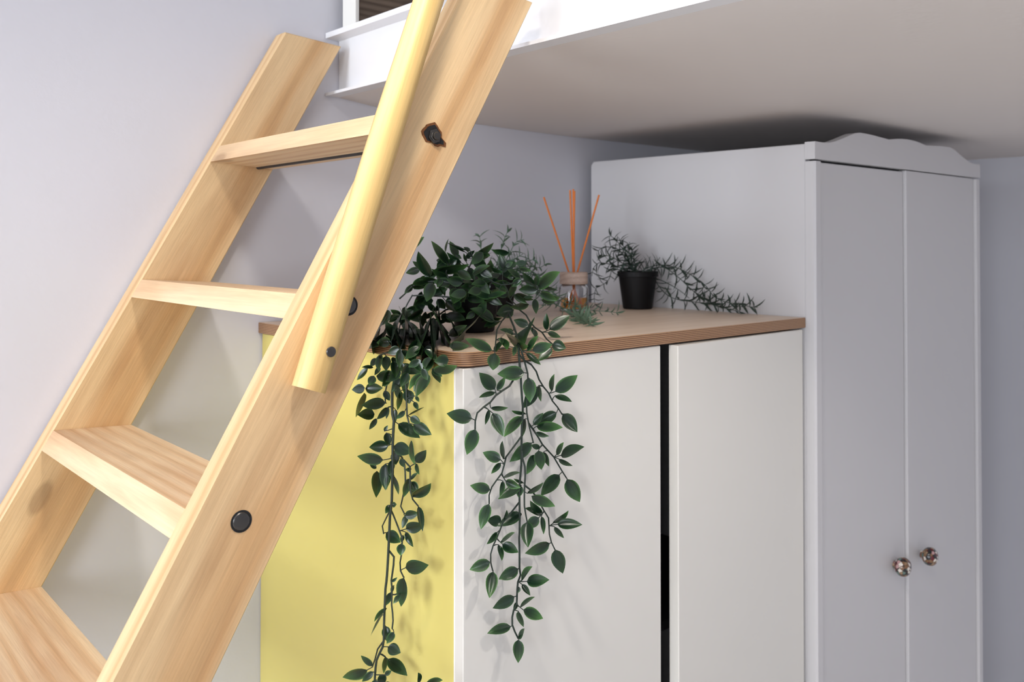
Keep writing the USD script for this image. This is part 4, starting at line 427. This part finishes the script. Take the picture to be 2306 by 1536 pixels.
STEM = [[1.5,[[284,-502,293],
[54,-825,221],
[-258,-1249,168],
[-575,-1661,118],
[-935,-2099,73],
[-1128,-2329,19],
[-1122,-2331,-72],
[-1111,-2331,-175],
[-1101,-2331,-272],
[-1090,-2331,-369],
[-1082,-2331,-466],
[-1075,-2331,-563],
[-1066,-2331,-660],
[-1054,-2331,-757],
[-1053,-2331,-853],
[-1064,-2331,-948],
[-1072,-2331,-1043],
[-1076,-2331,-1139],
[-1076,-2331,-1235],
[-1076,-2331,-1331],
[-1077,-2331,-1427],
[-1082,-2331,-1522],
[-1093,-2331,-1616],
[-1104,-2331,-1710],
[-1112,-2331,-1804],
[-1113,-2331,-1899],
[-1113,-2331,-1995],
[-1110,-2331,-2091],
[-1107,-2331,-2188],
[-1109,-2331,-2283],
[-1113,-2331,-2378],
[-1119,-2331,-2472],
[-1115,-2331,-2568],
[-1113,-2331,-2664],
[-1113,-2331,-2760],
[-1113,-2331,-2856],
[-1095,-2331,-2955],
[-1140,-2331,-3033],
[-1153,-2331,-3124],
[-1157,-2331,-3219],
[-1162,-2331,-3312],
[-1216,-2331,-3386],
[-1240,-2331,-3467],
[-1238,-2331,-3565],
[-1194,-2331,-3666],
[-1137,-2331,-3768]]],
[1.2,[[-1057,-2248,64],
[-1079,-2332,-13],
[-1038,-2333,-120],
[-1004,-2334,-223],
[-969,-2334,-326],
[-963,-2334,-429],
[-974,-2334,-531],
[-983,-2334,-633],
[-991,-2334,-734],
[-987,-2334,-838],
[-963,-2334,-943],
[-936,-2334,-1047],
[-901,-2334,-1152],
[-867,-2334,-1257]]],
[1.2,[[-1109,-2375,-1314],
[-1097,-2375,-1421],
[-1058,-2375,-1527],
[-1050,-2375,-1633],
[-1057,-2375,-1736],
[-1065,-2375,-1839],
[-1066,-2375,-1943],
[-1065,-2375,-2049],
[-1043,-2375,-2156],
[-1017,-2375,-2265]]],
[1.3,[[-1138,-2340,-49],
[-1041,-2343,-140],
[-912,-2343,-211],
[-823,-2343,-309],
[-773,-2343,-421],
[-694,-2343,-526],
[-594,-2343,-625],
[-527,-2343,-736],
[-425,-2343,-837],
[-340,-2343,-945]]],
[1.3,[[376,-328,465],
[469,-400,409],
[507,-505,344],
[485,-687,272],
[299,-986,194],
[126,-1288,139],
[-85,-1664,113],
[-438,-2134,81],
[-527,-2346,33]]],
[1.3,[[-1099,-2282,-287],
[-1165,-2282,-380],
[-1245,-2282,-467],
[-1364,-2282,-513],
[-1478,-2282,-563],
[-1567,-2282,-637],
[-1682,-2282,-688],
[-1786,-2282,-750],
[-1819,-2282,-847],
[-1821,-2282,-954]]],
[1.2,[[284,-502,293],
[-56,-732,210],
[-591,-1252,151],
[-1217,-1973,106],
[-1534,-2330,27]]],
[1.2,[[-1098,-2357,-1128],
[-1186,-2357,-1207],
[-1276,-2357,-1283],
[-1367,-2357,-1359],
[-1399,-2357,-1459],
[-1439,-2357,-1558],
[-1527,-2357,-1630],
[-1609,-2357,-1706],
[-1653,-2357,-1801],
[-1651,-2357,-1910]]],
[1.2,[[-1070,-2284,-2011],
[-1163,-2284,-2083],
[-1257,-2284,-2152],
[-1357,-2284,-2218],
[-1408,-2284,-2310],
[-1463,-2284,-2401],
[-1526,-2284,-2489],
[-1565,-2284,-2584],
[-1564,-2284,-2694],
[-1530,-2284,-2809]]],
[1.3,[[-909,-2284,-992],
[-821,-2284,-1098],
[-736,-2284,-1205],
[-658,-2284,-1316],
[-551,-2284,-1418],
[-443,-2284,-1520],
[-362,-2284,-1634],
[-278,-2284,-1749],
[-189,-2284,-1863]]],
[1.2,[[-1045,-2351,-1782],
[-927,-2351,-1871],
[-833,-2351,-1969],
[-761,-2351,-2079],
[-689,-2351,-2190],
[-607,-2351,-2302],
[-598,-2351,-2412],
[-590,-2351,-2524],
[-554,-2351,-2639],
[-488,-2351,-2754]]],
[1.9,[[-834,726,50],
[-1560,-312,46],
[-2063,-1020,36],
[-2201,-1172,10],
[-2242,-1198,-82],
[-2265,-1208,-193],
[-2281,-1196,-287],
[-2291,-1167,-383],
[-2294,-1138,-481],
[-2294,-1108,-580],
[-2294,-1105,-679],
[-2294,-1106,-778],
[-2294,-1111,-870],
[-2294,-1149,-957],
[-2294,-1139,-1056],
[-2294,-1130,-1155],
[-2294,-1122,-1253],
[-2294,-1122,-1350],
[-2294,-1123,-1446],
[-2294,-1123,-1543],
[-2294,-1122,-1640],
[-2294,-1116,-1738],
[-2294,-1109,-1836],
[-2294,-1105,-1933],
[-2294,-1100,-2031],
[-2294,-1081,-2132],
[-2294,-1060,-2233],
[-2294,-1051,-2332],
[-2294,-1045,-2430],
[-2294,-1037,-2529],
[-2294,-1029,-2628],
[-2294,-1021,-2727],
[-2294,-1012,-2826],
[-2294,-1002,-2926],
[-2294,-991,-3026],
[-2294,-976,-3127],
[-2294,-953,-3230],
[-2294,-945,-3330],
[-2294,-940,-3429],
[-2294,-932,-3528],
[-2294,-925,-3628],
[-2294,-921,-3726],
[-2294,-919,-3822],
[-2294,-915,-3922],
[-2294,-887,-4030],
[-2294,-808,-4145],
[-2294,-737,-4260],
[-2294,-713,-4367],
[-2294,-700,-4470],
[-2294,-689,-4573],
[-2294,-689,-4670],
[-2294,-705,-4762],
[-2294,-734,-4850]]],
[1.2,[[-2169,-977,-1411],
[-2169,-1155,-1455],
[-2169,-1212,-1528],
[-2169,-1232,-1639],
[-2169,-1239,-1758],
[-2169,-1213,-1874],
[-2169,-1172,-1993],
[-2169,-1128,-2116],
[-2169,-1212,-2190]]],
[1.2,[[-2253,-1320,-1448],
[-2253,-1464,-1509],
[-2253,-1471,-1606],
[-2253,-1468,-1722],
[-2253,-1479,-1834],
[-2253,-1530,-1920],
[-2253,-1653,-1979]]],
[1.3,[[-2178,-890,-2194],
[-2178,-970,-2275],
[-2178,-1044,-2358],
[-2178,-1111,-2443],
[-2178,-1180,-2529],
[-2178,-1173,-2636],
[-2178,-1159,-2747],
[-2178,-1128,-2861],
[-2178,-1139,-2967],
[-2178,-1221,-3039]]],
[1.3,[[-2270,-1004,-2717],
[-2270,-1120,-2765],
[-2270,-1110,-2875],
[-2270,-1084,-2989],
[-2270,-1057,-3101],
[-2270,-1075,-3202],
[-2270,-1072,-3308],
[-2270,-1066,-3416],
[-2270,-1089,-3514],
[-2270,-1101,-3615],
[-2270,-1080,-3727]]],
[1.1,[[-2255,-1008,-2168],
[-2255,-912,-2299],
[-2255,-812,-2435],
[-2255,-846,-2532]]],
[1.1,[[-2193,-948,-3336],
[-2193,-1042,-3308],
[-2193,-1113,-3266],
[-2193,-1166,-3207]]],
[1.2,[[-2189,-750,-4023],
[-2189,-600,-4187],
[-2189,-534,-4346],
[-2189,-467,-4478]]],
[1.4,[[-2273,-1360,-280],
[-2273,-1388,-391],
[-2273,-1405,-503],
[-2273,-1411,-617],
[-2273,-1417,-731],
[-2273,-1426,-846],
[-2273,-1474,-947]]],
[1.2,[[-2231,-1038,-263],
[-2234,-960,-388],
[-2236,-889,-515],
[-2236,-839,-643],
[-2236,-855,-767]]],
[1.2,[[-2194,-997,-66],
[-2197,-871,-80],
[-2197,-746,-107],
[-2195,-622,-151]]],
[1.2,[[-753,646,580],
[-809,697,451],
[-858,743,316],
[-885,775,151],
[-997,661,62],
[-1873,-595,59],
[-2139,-848,0]]],
[1.4,[[-743,-514,762],
[-818,-409,852],
[-836,-351,957],
[-783,-336,1078]]],
[1.4,[[-669,-417,756],
[-766,-299,784],
[-847,-168,828],
[-910,-24,891]]],
[1.4,[[-679,-488,759],
[-621,-527,896],
[-541,-536,1034],
[-433,-503,1174]]],
[1.4,[[-700,-515,761],
[-792,-409,808],
[-875,-288,828],
[-950,-148,826],
[-1014,4,810],
[-1068,167,754]]],
[1.3,[[-393,-719,912],
[-277,-781,819],
[-145,-831,772],
[1,-866,782],
[166,-891,829],
[336,-903,807],
[515,-908,722]]],
[1.2,[[-103,-809,823],
[-22,-820,684],
[71,-791,530],
[243,-769,424]]],
[1.3,[[-636,-341,437],
[-718,-185,384],
[-726,5,283],
[-717,119,137],
[-1082,-265,40]]],
[1.3,[[-708,-319,580],
[-800,-197,595],
[-880,-54,602],
[-950,103,604],
[-1007,279,592]]],
[1.3,[[-1115,475,543],
[-1109,361,610],
[-1098,260,678],
[-1082,171,748]]]]
RN = [[[-50,29,790],[-154,163,1017],[-302,335,1284],[-476,486,1322],[-604,600,1227]],[[-86,60,790],[-179,192,1170],[-256,313,1399],[-380,418,1552]],[[-65,42,809],[-161,157,1113],[-193,217,1303],[-288,297,1523]],[[-86,60,809],[-207,16,1096],[-320,-34,1305],[-307,-48,1427]],[[-237,192,790],[-372,376,865],[-390,463,633],[-476,539,519],[-604,654,423],[-631,681,212],[-608,664,59]],[[-252,204,847],[-534,330,954],[-756,405,984],[-848,487,871],[-874,513,701]],[[-7,-8,790],[-347,143,983],[-628,243,1126],[-770,366,1154]],[[-36,17,809],[-72,35,1075],[-107,54,1237]],[[93,-96,828],[288,-422,936],[316,-815,877],[316,-1217,721],[316,-1551,523],[316,-1746,324],[316,-2087,217],[316,-2398,198],[316,-2641,159],[316,-2760,165]],[[129,-127,809],[299,-413,888],[316,-873,665],[316,-1216,419],[316,-1495,277],[316,-1789,130],[316,-2086,93],[316,-2346,55]],[[222,-209,790],[268,-280,582],[316,-410,395],[316,-743,232],[316,-1204,190],[316,-1582,173],[316,-1874,134]],[[93,-96,828],[157,-165,980],[179,-197,1114]],[[179,-171,828],[218,-334,982],[200,-446,1098]],[[295,-269,638],[316,-637,517],[316,-930,380],[316,-1124,259]]]
BN = [[[-27,8,834],[-137,213,1038],[-119,304,1297],[-141,319,1522]],[[-14,-3,851],[39,-60,1143],[87,-110,1384],[143,-163,1590],[188,-203,1676]],[[-14,-3,851],[147,-119,1057],[236,-173,1246],[319,-249,1427],[429,-346,1470]],[[18,-32,851],[169,-225,1041],[268,-372,1145],[332,-429,1196]],[[18,-32,851],[353,-171,899],[627,-256,948],[784,-393,922],[863,-462,974]],[[50,-60,851],[410,-495,871],[504,-696,755],[570,-749,491],[605,-774,194]],[[50,-60,851],[473,-490,801],[708,-752,529],[916,-929,256],[1123,-1108,187],[1317,-1276,110],[1562,-1489,85],[1743,-1646,51]],[[51,-60,825],[525,-559,648],[805,-884,207],[1018,-1068,105],[222,-2088,31],[-260,-2790,31]],[[5,-20,851],[401,-248,779],[657,-351,602],[790,-463,341],[923,-575,168]],[[18,-32,851],[213,-201,971],[376,-341,1023],[537,-483,1083]],[[747,-660,438],[901,-822,371],[1042,-971,269],[1237,-1140,201]],[[801,-704,266],[927,-844,165],[787,-1323,31],[246,-2108,31]]]
POT = [0.8887,1.1094]
BPOT = [1.107,1.3174]
RPOT = [1.455,1.2582]
NFILL = 269

def pot_mesh(rt_, rb_, h):
    return lathe([(0, 0), (rb_ - .002, 0), (rb_, .002), (rt_ - .003, h - .012), (rt_ - .002, h - .0115), (rt_, h - .011), (rt_, h - .001), (rt_ - .001, h), (rt_ - .0035, h), (rt_ - .004, h - .012), (0, h - .012)], 36)
def leaf_mat(name, body, edge, under, rough):
    B, E, U = (np.array(lin(*q)) for q in (body, edge, under))
    return mat(name, {
        'uv': ('uvmap', {'attribute': 'st'}), 's': ('separate_xyz', {}), 'oi': ('object_info', {}), 'g': ('geometry', {}),
        'a': ('math', dict(math_type='subtract', value2=.5)), 'ab': ('math', dict(math_type='absolute')), 'a2': ('math', dict(math_type='multiply', value2=2.0)),
        'pw': ('math', dict(math_type='power', value2=5.0)), 'pt': ('math', dict(math_type='power', value2=3.0)), 'mx': ('math', dict(math_type='maximum')),
        'rr': ('map_range', dict(from_min=0.0, from_max=1.0, to_min=.15, to_max=.85)), 'mm': ('math', dict(math_type='multiply')),
        'mid': ('rgb_ramp', {'ramp': [(0, (.62, .62, .62)), (.05, (1, 1, 1)), (1, (1, 1, 1))]}), 'x1': ('mix_color', dict(a=tuple(B), b=tuple(E))), 'x2': ('mix_color', dict(blend_type='multiply', fac=1.0)),
        'x3': ('mix_color', dict(b=tuple(U))), 'nz': ('noise_texture', dict(scale=60.0, detail=2.0)), 'rn': ('rgb_ramp', {'ramp': [(.3, (.82, .82, .82)), (.7, (1.12, 1.12, 1.12))]}), 'x4': ('mix_color', dict(blend_type='multiply', fac=1.0, use_clamp_result=False)),
        'p': ('principled_bsdf', dict(roughness=rough, specular_ior_level=.5, sheen_weight=.0)), 'tr': ('translucent_bsdf', {}), 'ms': ('mix_closure', dict(fac=.10))},
        [('uv.UV', 's.vector'), ('s.x', 'a.value1'), ('a.value', 'ab.value1'), ('ab.value', 'a2.value1'), ('a2.value', 'pw.value1'), ('s.y', 'pt.value1'), ('pw.value', 'mx.value1'), ('pt.value', 'mx.value2'),
         ('oi.random', 'rr.value'), ('mx.value', 'mm.value1'), ('rr.result', 'mm.value2'), ('mm.value', 'x1.fac'), ('a2.value', 'mid.fac'), ('x1.result', 'x2.a'), ('mid.color', 'x2.b'),
         ('g.backfacing', 'x3.fac'), ('x2.result', 'x3.a'), ('g.position', 'nz.vector'), ('nz.fac', 'rn.fac'), ('x3.result', 'x4.a'), ('rn.color', 'x4.b'), ('x4.result', 'p.base_color'), ('x4.result', 'tr.color'), ('p.BSDF', 'ms.closure1'), ('tr.BSDF', 'ms.closure2')], surface='ms.closure')
M['leaf'] = leaf_mat('glossy_leaf', (22, 45, 29), (92, 142, 74), (40, 56, 44), .27)
M['stem'] = plain('dark_stem', (34, 48, 40), .5)
M['needle_dark'] = paint('needle_dark', (50, 66, 56), .55, .25, 0, 40.0)
M['needle_grey'] = paint('needle_grey', (88, 114, 94), .55, .25, 0, 40.0)
M['soil'] = paint('dark_soil', (30, 24, 20), .9, .4, .3, 120.0)
LU = np.linspace(0, 1, 10)
LV = np.linspace(-1, 1, 7)
def leaf_shape(base, tip, width, roll, view, curl, cup):
    """A pointed oval leaf with a groove along each vein."""
    base, tip = np.asarray(base, float), np.asarray(tip, float); d = tip - base; L = np.linalg.norm(d); d /= L
    n = view - d * (view @ d); n /= np.linalg.norm(n); s = np.cross(d, n)
    a = math.radians(roll); n, s = n * math.cos(a) + s * math.sin(a), s * math.cos(a) - n * math.sin(a)
    prof = (LU ** .66) * ((1 - LU) ** 1.0); prof = prof / prof.max() * width / 2; prof[0] = width * .02; prof[-1] = width * .006
    V, UV = [], []
    for u, w in zip(LU, prof):
        for q in LV:
            z = cup * (q * q - .35) * w - curl * L * (u * u - u) - curl * L * .35 * u * u
            z += .055 * w * math.cos(q * 3 * math.pi) * math.sin(math.pi * min(1, u * 1.05))
            V.append(base + d * (u * L) + s * (q * w) + n * z); UV.append((q * .5 + .5, u))
    F, k = [], len(LV)
    for i in range(len(LU) - 1):
        for j in range(k - 1):
            x = i * k + j; F += [[x, x + 1, x + k + 1], [x, x + k + 1, x + k]]
    return V, F, UV
def put_leaf(name, parts, parent, m, kind=None):
    V, F, UV, o = [], [], [], 0
    for v_, f_, u_ in parts:
        V += v_; F += [[a + o, b + o, c + o] for a, b, c in f_]; UV += u_; o += len(v_)
    t = trimesh.Trimesh(V, F, process=False)
    return tag(obj(name, t, m, parent, smooth=True, uv=UV), kind=kind)
PO = np.array([POT[0], POT[1], TOPZ + .0003])
plant = thing('potted_plant', 'glossy broad-leaved trailing plant in black pot with vines hanging over worktop corner', 'plant', PO)
obj('pot', pot_mesh(.0435, .0315, .080), M['blackplastic'], plant, smooth=35)
obj('soil', lathe([(0, .0665), (.02, .0675), (.0385, .066), (.0385, .060), (0, .060)], 24), M['soil'], plant, smooth=35)
rl = random.Random(5)
def solid(v):
    v = v + PO
    a = (v[:, 0] > XC * S - .0008) & (v[:, 1] > YC * S - .0008) & (v[:, 2] > zc(ZWB) - .001) & (v[:, 2] < TOPZ + .0008)
    b = (v[:, 0] > XP * S - .001) & (v[:, 1] > 1.128 * S - .001) & (v[:, 2] < zc(ZWB))
    return (a | b).any()
def clear(sh):
    v = np.array(sh[0]); m = EYE - (PO + v.mean(0)); m /= np.linalg.norm(m)
    for _ in range(40):
        if not solid(v): break
        v = v + m * .0015
    return list(v), sh[1], sh[2]
tubes = [[tube(np.array(p) / 10000.0, np.linspace(.00105, .0008, len(p)) * th, 6)] for th, p in STEM]
fill = []
for n, row in enumerate(LEAF):
    b_, t_ = np.array(row[0:3]) / 10000.0, np.array(row[3:6]) / 10000.0
    vw = EYE - (PO + b_); vw /= np.linalg.norm(vw)
    sh = leaf_shape(b_, t_, row[6] / 10000.0, row[7], vw, rl.uniform(-.04, .16), rl.uniform(.05, .42))
    if n >= NFILL: fill.append(clear(sh)); continue
    sh = clear(sh)
    put_leaf('leaf', [sh], plant, M['leaf'])
    if row[8] >= 0:
        a_ = np.array(row[9:12]) / 10000.0; mid_ = (a_ + b_) / 2 + (b_ - t_) * .04
        tubes[row[8]].append(tube([a_, mid_, b_, b_ + (t_ - b_) * .12], [.0007, .00065, .0006, .0004], 5))
for ts in tubes: obj('stem', join(*ts), M['stem'], plant, smooth=50)
put_leaf('foliage', fill, plant, M['leaf'], kind='stuff')

def needle(base, d, L, w, bend, side):
    """A slender curved leaf, thick in the middle."""
    d = d / np.linalg.norm(d); s = np.cross(d, side); s /= np.linalg.norm(s) + 1e-9; n = np.cross(s, d)
    V, F = [], []; us = (0, .25, .5, .75, 1.0); ww = (.35, .85, 1.0, .72, .12)
    for u, q in zip(us, ww):
        c = base + d * (L * u) + n * (bend * L * u * u)
        V += [c + s * w * q / 2, c + n * w * q * .28, c - s * w * q / 2, c - n * w * q * .18]
    for i in range(4):
        for k in range(4):
            x, y = i * 4 + k, i * 4 + (k + 1) % 4; F += [[x, y, y + 4], [x, y + 4, x + 4]]
    F += [[0, 2, 1], [0, 3, 2], [16, 17, 18], [16, 18, 19]]
    return trimesh.Trimesh(V, F, process=False)
def narrow_plant(label, xy, paths, m, seed, every, L0, floor_z=.0012, keep=None):
    rn = random.Random(seed); o = np.array([xy[0], xy[1], TOPZ + .0003])
    t = thing('potted_plant', label, 'plant', o)
    obj('pot', pot_mesh(.0435, .0315, .080), M['blackplastic'], t, smooth=35)
    obj('soil', lathe([(0, .0665), (.02, .0675), (.0385, .066), (.0385, .060), (0, .060)], 24), M['soil'], t, smooth=35)
    count = 0
    for p in paths:
        P = np.array(p) / 10000.0
        P = np.vstack([[P[0] * [.35, .35, 1] * [1, 1, 0] + [0, 0, .066]], P])
        u = np.r_[0, np.cumsum(np.linalg.norm(np.diff(P, axis=0), axis=1))]
        uu = np.linspace(0, u[-1], max(6, int(u[-1] / .006)))
        from scipy.interpolate import PchipInterpolator
        Q = np.array(PchipInterpolator(u, P)(uu)); Q[:, 2] = np.maximum(Q[:, 2], floor_z)
        obj('stem', tube(Q, np.linspace(.0011, .0006, len(Q)), 6), m, t, smooth=50)
        x = .014
        ph = rn.uniform(0, 6.28)
        while x < u[-1] + .001:
            f = np.clip(x / u[-1], 0, 1); c = np.array([np.interp(f * u[-1], uu, Q[:, j]) for j in range(3)])
            T = np.array([np.interp(min(f * u[-1] + .004, u[-1]), uu, Q[:, j]) - np.interp(f * u[-1] - .004, uu, Q[:, j]) for j in range(3)]); T /= np.linalg.norm(T)
            a = np.cross(T, [.2, .1, 1.0]); a /= np.linalg.norm(a); b = np.cross(T, a)
            for k in range(2 if f < .97 else 3):
                w = ph + k * 3.14 * (1 if f < .97 else .67) + rn.uniform(-.5, .5)
                out = a * math.cos(w) + b * math.sin(w)
                d = T * rn.uniform(.45, 1.0) + out * rn.uniform(.6, 1.0) + np.array([0, 0, rn.uniform(-.1, .35)])
                L = L0 * rn.uniform(.75, 1.2) * (1 - .25 * f)
                nd = needle(c, d, L, .0046 * rn.uniform(.85, 1.2), rn.uniform(.25, .75), out + np.array([.01, .02, .35]))
                lo = nd.bounds[0][2]
                if lo < .0006:
                    v_ = np.array(nd.vertices); v_[:, 2] = np.where(v_[:, 2] < .0006, .0006 + (v_[:, 2] - lo) * .12, v_[:, 2]); nd = trimesh.Trimesh(v_, nd.faces, process=False)
                if keep and not keep(np.array(nd.vertices) + o): continue
                if count < 298: obj('leaf', nd, m, t, smooth=50); count += 1
            ph += 1.9; x += every * rn.uniform(.8, 1.2)
    return count
SIDE_X, BACK_Y = X0 * S - .001, YW - .002
free = lambda v: v[:, 0].max() < SIDE_X and v[:, 1].max() < BACK_Y and not (np.hypot(v[:, 0] - dp[0], v[:, 1] - dp[1]).min() < .031 and v[:, 2].min() < TOPZ + .085)
narrow_plant('grey-green narrow-leaved trailing plant in black pot behind the broad-leaved plant', BPOT, BN, M['needle_grey'], 21, .0105, .0300, keep=free)
narrow_plant('dark narrow-leaved trailing plant in black pot beside the wardrobe', RPOT, RN, M['needle_dark'], 33, .0105, .0300, keep=free)
